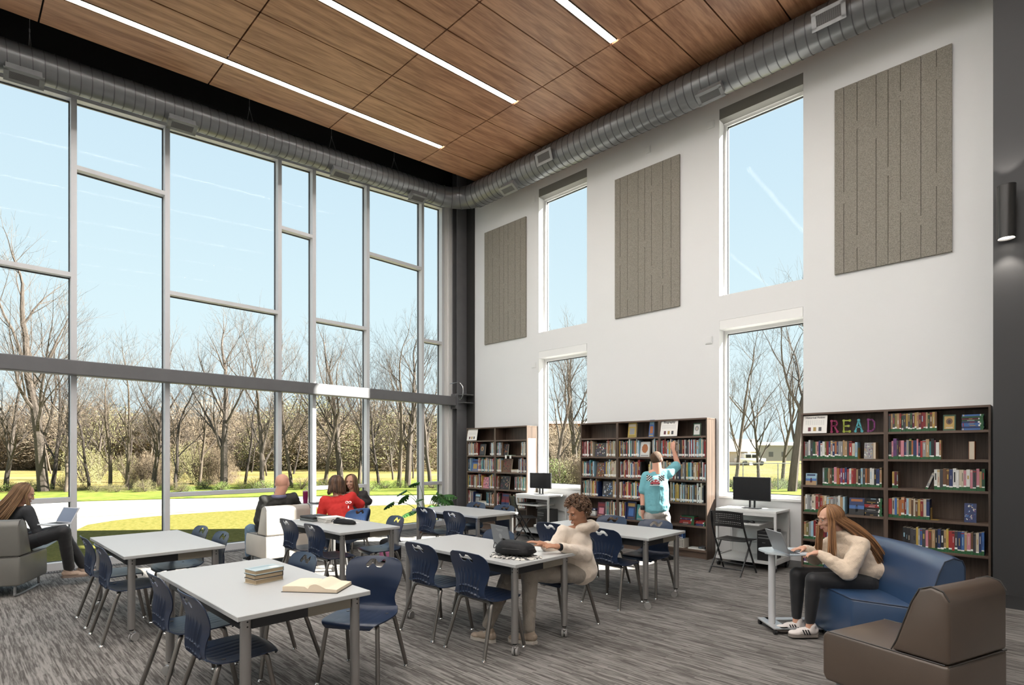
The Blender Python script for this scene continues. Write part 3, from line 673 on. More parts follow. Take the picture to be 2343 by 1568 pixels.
# ------------------------------------------------------------------ computer desks, folding chairs, electronics
def desk(label, x, y):
    t = thing('computer_cart', label, 'desk', (x, y, 0)); w, d, h = .415, .27, .82; M_c = mat('cart_grey', (.56, .56, .55), .45)
    MB().rbox((-w, -d, h-.03), (w, d, h), .004).build('top', mat('cart_top', (.68, .68, .665), .4), t)
    b = MB()
    for sx in (-1, 1):
        for sy in (-1, 1): b.box((sx*(w-.001)-sx*.03, sy*(d-.001)-sy*.03, .14), (sx*(w-.001), sy*(d-.001), h-.03))
        b.box((sx*w-sx*.02, -d+.03, .14), (sx*(w-.002), d-.03, .16))
    b.box((-w+.03, -d+.001, h-.075), (w-.03, -d+.012, h-.03)); b.build('frame', M_c, t)
    MB().rbox((-w+.03, -d-.06, .615), (w-.20, d-.12, .635), .003).build('keyboard_shelf', M_c, t)
    b = MB(); b.box((-w+.02, d-.02, .50), (w-.02, d-.008, h-.05)); b.box((-w+.02, d-.02, .13), (w-.02, d-.008, .30)); b.build('back_panel', M_c, t)
    MB().rbox((-w, -d, .10), (w, d, .14), .003).build('bottom_shelf', M_c, t)
    for sx in (-1, 1):
        for sy in (-1, 1):
            b = MB(); X, Y = sx*(w-.03), sy*(d-.04); b.cyl((X-.014, Y, .045), (X+.014, Y, .045), .045, 18, mi=0); b.box((X-.02, Y-.015, .05), (X+.02, Y+.015, .10), 1); b.build('castor', [M_blk, M_galv2], t, auto=40)
    return t
D1 = Vector((-3.04, 8.02)); D2_ = Vector((-7.02, 8.02))
desk('pale metal computer cart under the nearer tall window', D1.x, D1.y); desk('pale metal computer cart under the far tall window, beside the left bookcase', D2_.x, D2_.y)
def monitor(label, x, y, z, rz, w=.50, h=.30, m=M_screen):
    t = thing('monitor', label, 'monitor', (x, y, z), rz)
    b = MB(); b.rbox((-w/2, -.018, .11), (w/2, .02, .11+h), .006); b.build('casing', M_blk, t)
    b = MB(); b.box((-w/2+.012, -.0195, .128), (w/2-.012, -.0185, .11+h-.012)); b.build('screen', m, t)
    b = MB(); b.box((-.045, .02, .0), (-.02, .04, .2)); b.box((.02, .02, .0), (.045, .04, .2)); b.rbox((-.12, -.07, 0), (.12, .10, .010), .004); b.build('stand', M_blk, t)
    return t
monitor('black monitor on the cart under the nearer tall window', -3.05, 8.02, .82, 0, .52, .335)
monitor('black monitor on the cart under the far tall window', -7.0, 7.98, .82, .15, .48, .30)
def keyboard(label, x, y, z):
    t = thing('keyboard', label, 'keyboard', (x, y, z)); MB().rbox((-.20, -.06, 0), (.20, .06, .016), .004).build('case', M_blk, t)
    b = MB()
    for r in range(5):
        for c_ in range(14): b.box((-.19+c_*.0272, -.05+r*.02, .016), (-.19+c_*.0272+.022, -.05+r*.02+.016, .021))
    b.build('keys', mat('keys', (.03, .03, .032), .5), t)
keyboard('black keyboard on the pull-out shelf of the nearer cart', -3.22, 7.84, .637); keyboard('black keyboard on the pull-out shelf of the far cart', -7.2, 7.84, .637)
b = MB(); b.lathe([(.0, 0), (.028, 0), (.032, .012), (.022, .028), (.0, .033)], n=16); o = b.build('mouse', M_blk, loc=(-2.96, 7.82, .637), smooth=True); tag(o, 'black mouse right of the keyboard on the nearer cart', 'mouse')
def tower(label, x, y):
    t = thing('computer_tower', label, 'computer', (x, y, .14)); MB().rbox((-.09, -.20, 0), (.09, .20, .40), .006).build('case', M_blk, t)
    b = MB(); b.box((-.075, -.204, .30), (.075, -.199, .315)); b.box((-.075, -.204, .34), (.075, -.199, .355)); b.box((-.02, -.204, .24), (.02, -.199, .248)); b.build('front_trim', mat('trim_grey', (.12, .12, .12), .4), t)
tower('black desktop computer on the bottom shelf of the nearer cart', -2.80, 7.99); tower('black desktop computer on the bottom shelf of the far cart', -6.83, 7.99)
def folding(label, x, y, rz):
    t = thing('folding_chair', label, 'chair', (x, y, 0), rz, 'black folding chairs')
    b = MB()
    for s in (-1, 1):
        p, r = smoothpath([(s*.215, -.20, .83), (s*.22, -.15, .60), (s*.23, .18, .0)], [.012]*3, 6); b.tube(p, r, 10)
    b.tube([(-.226, .10, .10), (.226, .10, .10)], .009, 8); b.build('front_leg_frame', M_blk, t, auto=50)
    b = MB()
    for s in (-1, 1): b.tube([(s*.205, .08, .44), (s*.215, -.25, .0)], .011, 10)
    b.tube([(-.213, -.20, .08), (.213, -.20, .08)], .009, 8); b.build('rear_leg_frame', M_blk, t, auto=50)
    def perf(name, X, Y0, Y1, P, nx, ny):
        b = MB(); vs = {}
        def q(i, j): return P(i/nx, j/ny)
        for i in range(nx):
            for j in range(ny):
                a, c = q(i, j), q(i+1, j+1); u0, u1, v0, v1 = i/nx, (i+1)/nx, j/ny, (j+1)/ny; edge = i in (0, nx-1) or j in (0, ny-1)
                k = .0 if edge else .46
                o_ = [P(u0, v0), P(u1, v0), P(u1, v1), P(u0, v1)]
                if edge: b.add(o_+[p+Vector((0, .003, -.010)) for p in o_], [(0, 1, 2, 3), (7, 6, 5, 4), (0, 4, 5, 1), (1, 5, 6, 2), (2, 6, 7, 3), (3, 7, 4, 0)])
                else:
                    cc = sum(o_, Vector())/4; sk = (j % 2)*.0; ii = [cc+(p-cc)*(1-k) for p in o_]; dn = Vector((0, .003, -.008))
                    al = o_+ii+[p+dn for p in o_]+[p+dn for p in ii]
                    b.add(al, [(0, 1, 5, 4), (1, 2, 6, 5), (2, 3, 7, 6), (3, 0, 4, 7), (4, 5, 13, 12), (5, 6, 14, 13), (6, 7, 15, 14), (7, 4, 12, 15), (8, 12, 13, 9), (9, 13, 14, 10), (10, 14, 15, 11), (11, 15, 12, 8)])
        b.build(name, M_blk, t)
    perf('backrest', 0, 0, 0, lambda u, v: Vector(((u-.5)*.43, -.20+.035*(1-v)-.03*(1-(2*u-1)**2), .64+v*.20-.012*(2*u-1)**2)), 18, 8)
    perf('seat', 0, 0, 0, lambda u, v: Vector(((u-.5)*.42, -.12+v*.36, .448-.008*(1-(2*u-1)**2))), 16, 14)
    return t
folding('black perforated folding chair at the cart under the nearer tall window', -3.07, 7.44, math.radians(-4))
folding('black perforated folding chair at the far cart, behind the corner plant table', -6.90, 7.38, math.radians(-32))
# laptops
def laptop(label, loc, rz, open_deg, w=.30, d=.21, lid=(.16, .165, .175), zt=0, base=(.25, .26, .28)):
    t = thing('laptop', label, 'laptop', loc, rz)
    ml = mat('lid_%g' % lid[0], lid, .4, .3)
    MB().rbox((-w/2, -d, 0), (w/2, 0, .015), .004).build('base', mat('lapbase_%g' % base[0], base, .4), t)
    b = MB(); 
    for r in range(5):
        for c_ in range(12): b.box((-w/2+.02+c_*(w-.04)/12, -.10+r*.017, .015), (-w/2+.02+(c_+.85)*(w-.04)/12, -.10+r*.017+.013, .018))
    b.build('keys', M_blk, t)
    R = Matrix.Translation((0, 0, .014)) @ Matrix.Rotation(-math.radians(open_deg-90), 4, 'X')
    b = MB(); b.rbox((-w/2, -.003, 0), (w/2, .006, d), .003, M=R); sc = b.build('screen_lid', ml, t)
    b = MB(); b.box((-w/2+.012, -.0045, .012), (w/2-.012, -.0032, d-.012), M=R); b.build('screen', mat('lcd_grey', (.08, .09, .11), .25, emit=(.5, .6, .8), es=.25), sc)
    return t, R

# ------------------------------------------------------------------ bookcases
ORD = ['first', 'second', 'third', 'fourth', 'fifth', 'sixth', 'seventh', 'eighth', 'ninth', 'tenth', 'eleventh', 'twelfth', 'thirteenth', 'fourteenth', 'fifteenth', 'sixteenth', 'seventeenth', 'eighteenth', 'nineteenth', 'twentieth', 'twenty-first', 'twenty-second', 'twenty-third', 'twenty-fourth', 'twenty-fifth', 'twenty-sixth', 'twenty-seventh', 'twenty-eighth', 'twenty-ninth', 'thirtieth', 'thirty-first', 'thirty-second', 'thirty-third', 'thirty-fourth', 'thirty-fifth', 'thirty-sixth', 'thirty-seventh', 'thirty-eighth', 'thirty-ninth', 'fortieth']
YF = 8.0; YB = 8.318
def bookcase(label, xs_, shelves, top):
    t = thing('bookcase', label, 'bookcase', (xs_[0], YF, 0)); x0 = xs_[0]; W_ = xs_[-1]-x0; D = YB-YF
    MB().box((0, .004, 0), (.02, D, top-.02)).build('side_panel', M_case, t); MB().box((W_-.02, .004, 0), (W_, D, top-.02)).build('side_panel', M_case, t)
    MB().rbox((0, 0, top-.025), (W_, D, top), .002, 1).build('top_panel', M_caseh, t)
    MB().box((.02, D-.012, .02), (W_-.02, D-.002, top-.025)).build('back_panel', M_case, t)
    for x in xs_[1:-1]: MB().box((x-x0-.022, .002, .0), (x-x0+.022, D-.012, top-.025)).build('divider', M_case, t)
    for i in range(len(xs_)-1):
        a = xs_[i]-x0+(.02 if i == 0 else .022); c = xs_[i+1]-x0-(.02 if i == len(xs_)-2 else .022)
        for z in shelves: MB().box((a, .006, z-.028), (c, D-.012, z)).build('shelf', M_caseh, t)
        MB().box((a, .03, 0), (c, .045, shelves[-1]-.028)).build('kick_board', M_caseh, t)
    return t
ZR = [1.862, 1.532, 1.182, .825, .467, .12]; XR = [-2.392, -1.44, -.472]
ZM = [1.868, 1.545, 1.192, .845, .495, .131]; XM = [-6.065, -5.286, -4.495, -3.70]
ZL = [1.878, 1.558, 1.215, .861, .50, .14]; XL = [-9.168, -8.277, -7.375]
bookcase('dark walnut bookcase at the right beside the charcoal wall', XR, ZR, 2.135)
bookcase('dark walnut bookcase in the middle between the two tall windows, three bays wide', XM, ZM, 2.14)
bookcase('walnut bookcase at the far left corner with papers on its side', XL, ZL, 2.15)
CASES = {'R': (3.92, 1800, 920, ZR, XR, 'right'), 'M': (4.2375, 1300, 930, ZM, XM, 'middle'), 'L': (5.2267, 1040, 940, ZL, XL, 'far left')}
def bx_x(case, zx, y=8.03):
    s, ox, oy = CASES[case][:3]; px = ox+zx/s; v = DV+RV*((px-CX)/F); return v.x*(y/v.y)
PAL = {'cream': (.50, .44, .34), 'white': (.60, .60, .57), 'dark red': (.19, .018, .02), 'red': (.30, .03, .03), 'navy': (.02, .035, .11), 'blue': (.05, .13, .34), 'pale blue': (.28, .45, .55), 'teal': (.05, .22, .22),
       'dark green': (.02, .07, .035), 'olive': (.17, .15, .05), 'black': (.015, .015, .016), 'charcoal': (.05, .05, .055), 'brown': (.12, .06, .03), 'tan': (.36, .24, .13), 'orange': (.34, .12, .04), 'yellow': (.45, .32, .07), 'purple': (.12, .05, .16), 'pink': (.50, .20, .24), 'grey': (.25, .25, .25), 'maroon': (.10, .015, .03), 'gold': (.40, .26, .07)}
PM = {k: mat('cover_'+k.replace(' ', '_'), v, .45) for k, v in PAL.items()}
M_tape = mat('green_tape', (.02, .10, .035), .5); M_tag = mat('white_tag', (.75, .74, .71), .6); M_page = mat('page_block', (.60, .53, .42), .85)
GEN = ['cream', 'white', 'dark red', 'red', 'navy', 'pale blue', 'teal', 'dark green', 'olive', 'black', 'charcoal', 'brown', 'tan', 'orange', 'purple', 'pink', 'grey', 'maroon', 'white', 'black', 'cream', 'charcoal', 'grey', 'brown', 'navy', 'white', 'grey', 'tan', 'charcoal', 'pale blue']
RB = random.Random(11)
STUFF = MB(); SLOT = list(PAL)+['tape', 'tag', 'page']
def book_into(b, col, w, h, d, M, tape, idx, rb):
    # spine on -y, standing; strips of colour up the spine
    def q(z0, z1, k, out=.0006, inset=.0): b.box((inset, -out, z0), (w-inset, 0, z1), idx(k), M=M)
    b.box((0, 0, 0), (w, d, h), idx(col), M=M)
    b.box((.002, .004, h), (w-.002, d-.003, h+.0004), idx('page'), M=M)
    if tape:
        th = rb.uniform(.10, .19); q(.0, h*th, 'tape')
        if rb.random() < .55: q(h*th, h*(th+rb.uniform(.04, .10)), 'tag')
    elif rb.random() < .8: q(h*.06, h*.18, 'tag')
    if rb.random() < .75:
        c2 = rb.choice(['cream', 'white', 'gold', 'black', 'red', 'grey', 'pale blue', 'yellow']); 
        if c2 == col: c2 = 'tag'
        a = rb.uniform(.35, .55); e = rb.uniform(.62, .88); q(h*a, h*e, c2, .0006, w*rb.choice([.30, .38, .42]))
    if rb.random() < .3: q(h*.90, h*.95, rb.choice(['cream', 'gold', 'red', 'black']))
NB = 0
def put_book(col, w, h, d, M, tape, label=None, group=None, name='book'):
    global NB
    if label is None:
        book_into(STUFF, col, w, h, d, M, tape, lambda k: SLOT.index(k), RB); return
    mats = []; keys = []
    def idx(k):
        if k not in keys: keys.append(k); mats.append({'tape': M_tape, 'tag': M_tag, 'page': M_page}.get(k) or PM[k])
        return keys.index(k)
    b = MB(); book_into(b, col, w, h, d, Matrix.Identity(4), tape, idx, RB); o = b.build(name, mats); o.matrix_world = M; tag(o, label, 'book', group); NB += 1
COUNT = {}
def row(case, bay, sh, za, zb, pal=None, hmin=.17, hmax=.225, tape=None, lean=0, single=True, hbase=None, thick=(.016, .034)):
    zs, xs2, nm = CASES[case][3], CASES[case][4], CASES[case][5]
    xa, xb = bx_x(case, za), bx_x(case, zb); lo, hi = xs2[bay]+.024, xs2[bay+1]-.024; xa = max(xa, lo); xb = min(xb, hi); z = zs[sh]; x = xa
    hs = {'R': 1.13, 'M': 1.36, 'L': 1.36}[case]; tp = (case == 'R') if tape is None else tape
    while x < xb-.010:
        w = RB.uniform(*thick); w = min(w, xb-x); h = RB.uniform(hmin, hmax)*hs
        if RB.random() < .5: h = (hmin+hmax)/2*hs
        d = RB.uniform(.13, .17); col = RB.choice(pal or GEN); y = YF+.025+RB.uniform(0, .012)
        M = Matrix.Translation((x, y, z)) @ (Matrix.Rotation(lean, 4, 'Y') if lean else Matrix.Identity(4))
        key = (case, bay, sh); COUNT[key] = COUNT.get(key, 0)+1; k = COUNT[key]
        lab = None
        if single: lab = '%s book, %s from left on %s shelf, %s bay, %s bookcase' % (col, ORD[min(k, 40)-1], ORD[sh]+' down', ['left', 'centre', 'right'][bay] if case == 'M' else ['left', 'right'][bay], nm)
        put_book(col, w-.001, h, d, M, tp, lab, 'books standing on the %s bookcase shelves' % nm); x += w/math.cos(lean)+(.0 if not lean else .002)
OLD = ['maroon', 'olive', 'gold', 'charcoal', 'dark green', 'brown', 'tan', 'dark red']
row('R', 1, 0, 900, 1350, OLD, .185, .205, thick=(.018, .026)); row('R', 1, 1, 900, 1385); row('R', 1, 2, 945, 1000, ['gold', 'brown', 'maroon'], .17, .18, thick=(.02, .026))
row('R', 1, 2, 1322, 1778, hmin=.19, hmax=.22); row('R', 1, 3, 903, 1290, hmin=.19, hmax=.23, pal=['dark red', 'cream', 'red', 'orange', 'blue', 'brown', 'pale blue', 'tan', 'navy', 'yellow', 'gold']); row('R', 1, 4, 1040, 1780, ['charcoal', 'black', 'brown', 'grey', 'cream', 'pink', 'yellow', 'blue', 'red', 'black', 'navy', 'tan'], .20, .235)
row('R', 0, 1, 140, 636); row('R', 0, 2, 322, 860, hmin=.19, hmax=.215); row('R', 0, 3, 148, 525, ['red', 'cream', 'tan', 'grey', 'white', 'pale blue', 'brown', 'grey'], .18, .21); row('R', 0, 4, 145, 440); row('R', 0, 5, 112, 640)
# leaning book
xx = bx_x('R', 1240); M = Matrix.Translation((xx, YF+.03, ZR[2]+.001)) @ Matrix.Rotation(math.radians(20), 4, 'Y')
put_book('grey', .024, .205, .15, M, True, 'grey book leaning to the right on the third shelf, right bay of right bookcase', None)
T8 = ['charcoal', 'grey', 'cream', 'white', 'brown', 'black', 'tan', 'navy', 'dark red', 'pale blue', 'yellow', 'red', 'teal']
row('M', 2, 1, 900, 1038, T8); row('M', 2, 1, 1046, 1332, T8, thick=(.012, .028)); row('M', 2, 2, 1060, 1332, T8, thick=(.014, .028))
single3 = NB < 285
row('M', 2, 3, 990, 1310, ['cream', 'white', 'olive', 'brown', 'yellow', 'grey', 'charcoal', 'pale blue'], single=False, thick=(.014, .028))
for (ba, sh, a, c_) in ((0, 1, 125, 242), (0, 1, 370, 462), (0, 2, 125, 252), (0, 2, 353, 466), (0, 3, 122, 290), (0, 3, 426, 466), (0, 4, 358, 466), (1, 1, 485, 688), (1, 1, 815, 893), (1, 2, 485, 712), (1, 2, 780, 890), (1, 3, 485, 692), (1, 4, 490, 560), (2, 2, 900, 1058)): row('M', ba, sh, a, c_, T8, single=False, thick=(.012, .026))
for (ba, sh, a, c_) in ((0, 1, 148, 282), (0, 1, 425, 474), (0, 2, 148, 190), (0, 2, 278, 474), (0, 3, 150, 328), (0, 3, 412, 474), (0, 4, 150, 226), (0, 4, 382, 476), (1, 1, 495, 575), (1, 1, 795, 856), (1, 2, 495, 562), (1, 2, 765, 856), (1, 3, 495, 530), (1, 3, 720, 856), (1, 4, 500, 542), (1, 4, 700, 850)): row('L', ba, sh, a, c_, T8, single=False, thick=(.012, .026))
o = STUFF.build('shelved_books', [PM[k] for k in PAL]+[M_tape, M_tag, M_page]); tag(o, 'rows of smaller looking books on the middle and far left bookcases', 'books', kind='stuff')
# covers shown face out: (case, bay, shelf, zx0, zx1, height, base colour, pattern, label)
def faceout(case, bay, sh, za, zb, h, cols, label, pat='bands', tilt=8, rz=0, thick=.03, cat='book', y=None):
    xa, xb = bx_x(case, za), bx_x(case, zb); w = xb-xa; z = CASES[case][3][sh]
    t = thing('display_book', label, cat, (xa, (y or YF+.045), z+.0005), rz)
    R = Matrix.Rotation(-math.radians(tilt), 4, 'X'); b = MB(); m = [PM[cols[0]], M_page]
    b.box((0, 0, 0), (w, .003, h), 0, M=R); b.box((0, thick, 0), (w, thick+.003, h), 0, M=R); b.box((0, .003, 0), (.003, thick, h), 0, M=R); b.box((.003, .003, .003), (w-.004, thick, h-.004), 1, M=R); b.build('book_block', m, t)
    b = MB(); mm = [PM[c] for c in cols[1:]]; r = random.Random(int(za)+sh)
    def q(x0, z0, x1, z1, k): b.box((x0*w, -.0012, z0*h), (x1*w, 0, z1*h), k % len(mm), M=R)
    if pat == 'bands': q(.08, .72, .92, .90, 0); q(.2, .2, .8, .62, 1); q(.1, .06, .9, .12, 2 if len(mm) > 2 else 0)
    elif pat == 'busy':
        for i in range(34): x0 = r.uniform(.02, .85); z0 = r.uniform(.02, .88); b.box((x0*w, -.0008-.00002*i, z0*h), ((x0+r.uniform(.05, .13))*w, 0, (z0+r.uniform(.03, .1))*h), i % len(mm), M=R)
    elif pat == 'disc':
        vs = [Vector((w*(.5+.32*math.cos(a*PI/10)*(1+.06*math.sin(3*a))), -.0015, h*(.55+.30*math.sin(a*PI/10)*(1+.05*math.cos(2*a))))) for a in range(20)]
        b.add([R @ v for v in vs], [tuple(range(20))], 0); q(.1, .05, .9, .12, 1)
    elif pat == 'portrait':
        q(.1, .1, .9, .9, 0); vs = [Vector((w*(.5+.27*math.cos(a*PI/12)), -.0018, h*(.58+.20*math.sin(a*PI/12)))) for a in range(24)]; b.add([R @ v for v in vs], [tuple(range(24))], 1)
        vs = [Vector((w*(.5+.12*math.cos(a*PI/12)), -.0024, h*(.56+.11*math.sin(a*PI/12)))) for a in range(24)]; b.add([R @ v for v in vs], [tuple(range(24))], 2); q(.22, .14, .78, .22, 3)
    elif pat == 'scene':
        q(0, .0, 1, .35, 0); q(0, .35, 1, .55, 1); q(.12, .78, .88, .92, 2); q(.42, .2, .6, .5, 3); q(.46, .5, .56, .6, 3)
    b.build('cover_art', mm, t)
FO = [('R', 0, 1, 690, 772, .205, ['grey', 'white', 'purple', 'tan'], 'grey patterned book facing out on the second shelf, left bay of right bookcase', 'busy'),
 ('R', 0, 2, 165, 262, .155, ['pale blue', 'tan', 'blue', 'navy', 'dark red'], 'sky blue book with a seated figure on its cover, beside the nearer tall window', 'scene'),
 ('R', 0, 3, 555, 690, .215, ['navy', 'black', 'blue', 'orange', 'black'], 'wide dark book with a sunset and mountain cover behind the couch girl head', 'scene'),
 ('R', 1, 0, 1400, 1512, .185, ['dark green', 'gold', 'brown', 'black', 'cream'], 'gold and green book with an oval portrait, top shelf of right bookcase', 'portrait'),
 ('R', 1, 3, 1590, 1700, .215, ['navy', 'white', 'blue', 'purple', 'cream'], 'blue and white book facing out alone, fourth shelf, right bay of right bookcase', 'busy'),
 ('M', 0, 1, 255, 360, .24, ['charcoal', 'yellow', 'white', 'purple', 'red'], 'busy yellow and purple book facing out, second shelf of middle bookcase', 'busy'),
 ('M', 0, 2, 268, 350, .25, ['brown', 'yellow', 'red', 'cream', 'blue'], 'busy yellow and red book facing out, third shelf of middle bookcase', 'busy'),
 ('M', 0, 3, 325, 425, .27, ['charcoal', 'pale blue', 'blue', 'white', 'grey'], 'busy blue and white book facing out, fourth shelf of middle bookcase', 'busy'),
 ('M', 0, 4, 275, 352, .25, ['maroon', 'dark red', 'pink', 'tan', 'brown'], 'dark red book facing out, fifth shelf of middle bookcase beside the curly hair', 'bands'),
 ('M', 1, 0, 572, 650, .25, ['yellow', 'cream', 'grey', 'olive'], 'yellow book facing out on the top shelf, centre bay of middle bookcase', 'bands'),
 ('M', 1, 0, 775, 822, .285, ['blue', 'pale blue', 'orange', 'yellow'], 'narrow blue and orange book facing out, top shelf of middle bookcase', 'bands'),
 ('M', 1, 1, 690, 780, .25, ['white', 'orange', 'grey'], 'white book with a big orange shape on its cover, left of the boy head', 'disc'),
 ('M', 1, 4, 560, 640, .30, ['navy', 'gold', 'blue', 'brown'], 'tall navy book facing out, fifth shelf, centre bay of middle bookcase', 'bands'),
 ('M', 1, 4, 655, 738, .26, ['teal', 'cream', 'grey', 'olive'], 'teal picture book tilted beside the shorts of the boy', 'disc'),
 ('M', 2, 0, 1205, 1275, .20, ['dark green', 'white', 'grey', 'cream'], 'small green book facing out on the top shelf, right bay of middle bookcase', 'portrait'),
 ('L', 0, 1, 288, 350, .25, ['black', 'charcoal', 'tan', 'brown'], 'black book facing out on the second shelf of far left bookcase', 'portrait'),
 ('L', 0, 2, 197, 275, .26, ['blue', 'navy', 'gold', 'tan'], 'deep blue book facing out on the third shelf of far left bookcase', 'bands'),
 ('L', 0, 3, 330, 408, .24, ['pink', 'red', 'cream', 'navy'], 'pink and red book facing out on the fourth shelf of far left bookcase', 'busy'),
 ('L', 0, 4, 232, 296, .24, ['charcoal', 'pale blue', 'grey', 'red'], 'grey book facing out on the fifth shelf, left bay of far left bookcase', 'bands'),
 ('L', 1, 1, 572, 625, .24, ['black', 'brown', 'orange', 'dark red'], 'black and orange book facing out, second shelf, right bay of far left bookcase', 'busy'),
 ('L', 1, 2, 567, 668, .28, ['brown', 'dark red', 'maroon', 'black'], 'brown red book facing out, third shelf, right bay of far left bookcase', 'busy'),
 ('L', 1, 3, 532, 640, .28, ['black', 'charcoal', 'maroon', 'tan'], 'black book facing out, fourth shelf, right bay of far left bookcase', 'busy'),
 ('L', 1, 4, 548, 640, .28, ['maroon', 'navy', 'dark red', 'navy'], 'maroon and navy book facing out, fifth shelf of far left bookcase', 'scene')]
for a in FO: faceout(a[0], a[1], a[2], a[3], a[4], a[5], a[6], a[8-1], a[8])
# page-side books and flat stacks
def flatstack(case, bay, sh, za, zb, n, cols, desc, th=.020, dd=.15, tape=True):
    xa, xb = bx_x(case, za), bx_x(case, zb); z = CASES[case][3][sh]+.0005
    for i in range(n):
        h = th*RB.uniform(.85, 1.1); col = RB.choice(cols); r = RB.uniform(-.02, .02)
        M = Matrix.Translation((xb-.002+RB.uniform(-.008, 0), YF+.03+RB.uniform(0, .01), z)) @ Matrix.Rotation(r, 4, 'Z') @ Matrix.Rotation(-PI/2, 4, 'Y')
        pos = 'bottom book' if i == 0 else 'top book' if i == n-1 else ORD[i]+' book up'
        put_book(col, h-.0008, (xb-xa)*RB.uniform(.95, .99), dd, M, tape, '%s, %s of %s' % (col, pos, desc), None, 'stacked_book'); z += h
flatstack('R', 1, 0, 1570, 1772, 9, ['maroon', 'navy', 'charcoal', 'gold', 'dark green', 'blue'], 'the flat stack on the top shelf, right bookcase', .0195)
flatstack('R', 0, 3, 700, 860, 11, ['black', 'dark red', 'charcoal', 'red'], 'the tall flat stack behind the couch girl', .0205)
flatstack('M', 2, 4, 1080, 1222, 7, ['dark red', 'navy', 'dark green', 'charcoal', 'red'], 'the flat stack right of the boy shorts', .019)
flatstack('M', 2, 4, 1236, 1330, 4, ['dark red', 'red', 'navy'], 'the short stack at the right end, middle bookcase', .019)
flatstack('M', 0, 4, 150, 268, 6, ['grey', 'white', 'navy', 'charcoal'], 'the flat stack behind the curly hair', .021, tape=False)
flatstack('M', 2, 5, 1160, 1325, 1, ['white'], 'nothing, lying flat on the bottom shelf, middle bookcase', .02, tape=False)
flatstack('L', 1, 2, 675, 768, 3, ['white', 'cream'], 'the pale stack in the far left bookcase', .022, tape=False)
flatstack('L', 0, 4, 278, 378, 4, ['white', 'cream', 'grey'], 'the low stack in the far left bookcase', .02, tape=False)
for o in C.objects:
    if o.name.startswith('stacked_book') and 'nothing' in o.get('label', ''): o['label'] = 'white thin book lying flat at the right end of the middle bookcase bottom shelf'
M = Matrix.Translation((bx_x('M', 1215), YF+.05, ZM[5]+.021)) @ Matrix.Rotation(PI/2, 4, 'Y') @ Matrix.Identity(4)
M = Matrix.Translation((bx_x('M', 1320), YF+.04, ZM[5]+.021)) @ Matrix.Rotation(-PI/2, 4, 'Y'); put_book('charcoal', .028, .10, .13, M, False, 'small charcoal book on the thin white one, bottom shelf of middle bookcase', None, 'stacked_book')
def pagebook(case, sh, za, zb, h, col, label):
    xa, xb = bx_x(case, za), bx_x(case, zb); z = CASES[case][3][sh]; t = thing('shelf_book', label, 'book', (xa, YF+.035, z))
    w = xb-xa; b = MB(); b.box((0, 0, 0), (.003, .15, h)); b.box((w-.003, 0, 0), (w, .15, h)); b.box((0, .147, 0), (w, .15, h)); b.build('cover', PM[col], t); MB().box((.003, .004, .003), (w-.003, .147, h-.004)).build('page_block', M_page, t)
pagebook('R', 1, 1632, 1686, .205, 'orange', 'thick book showing its tan page edges, second shelf of right bookcase')
pagebook('R', 1, 774, 798, .205, 'tan', 'narrow tan book beside the grey patterned cover, right bookcase')
# yellow book ends
for (case, sh, zx, l) in (('R', 1, 640, 'yellow metal bookend after the second shelf row, left bay of right bookcase'), ('R', 3, 1292, 'yellow metal bookend after the fourth shelf row, right bay of right bookcase')):
    x = bx_x(case, zx); b = MB(); b.box((0, 0, 0), (.002, .12, .14)); b.box((0, 0, 0), (.07, .12, .002)); o = b.build('bookend', PM['gold'], loc=(x, YF+.03, CASES[case][3][sh]+.0005)); tag(o, l, 'bookend')
# letters READ
cols = [((.28, .02, .09), 'magenta', 'R'), ((.27, .32, .04), 'lime', 'E'), ((.07, .32, .36), 'turquoise', 'A'), ((.17, .025, .13), 'purple', 'D')]
STR = {'R': [[(0, 0), (0, 1)], [(0, 1), (.5, 1), (.62, .78), (.5, .54), (0, .54)], [(.3, .54), (.65, 0)]], 'E': [[(0, 0), (0, 1)], [(0, 1), (.62, 1)], [(0, .5), (.5, .5)], [(0, 0), (.62, 0)]], 'A': [[(0, 0), (.34, 1), (.68, 0)], [(.14, .38), (.54, .38)]], 'D': [[(0, 0), (0, 1)], [(0, 1), (.38, 1), (.62, .78), (.62, .22), (.38, 0), (0, 0)]]}
for i, (c_, nm, ch) in enumerate(cols):
    xa = bx_x('R', [398, 508, 612, 728][i]); b = MB(); H_ = .140; off = .018
    for st in STR[ch]:
        for k in range(len(st)-1):
            p, q = Vector((st[k][0]*.105, 0, st[k][1]*H_)), Vector((st[k+1][0]*.105, 0, st[k+1][1]*H_)); dd = (q-p).normalized(); nn = Vector((-dd.z, 0, dd.x))*.0085
            vs = [p-nn-dd*.004, p+nn-dd*.004, q+nn+dd*.004, q-nn+dd*.004]; b.add([v+Vector((0, -.009, off)) for v in vs]+[v+Vector((0, .009, off)) for v in vs], [(0, 1, 2, 3), (7, 6, 5, 4), (0, 4, 5, 1), (1, 5, 6, 2), (2, 6, 7, 3), (3, 7, 4, 0)])
    ends = {'R': [(0, 0), (0, 1), (.65, 0)], 'E': [(0, 0), (0, 1), (.62, 1), (.62, 0), (.5, .5)], 'A': [(0, 0), (.34, 1), (.68, 0)], 'D': [(0, 0), (0, 1)]}[ch]
    for (u, v) in ends: b.cyl((u*.105, -.011, off+v*H_), (u*.105, .011, off+v*H_), .016, 16)
    o = b.build('letter', mat('letter_'+nm, c_, .4), loc=(xa, YF+.06, ZR[0]+.0005)); tag(o, '%s decorative letter %s standing on the top shelf' % (nm, ch), 'letter', 'letters spelling READ')
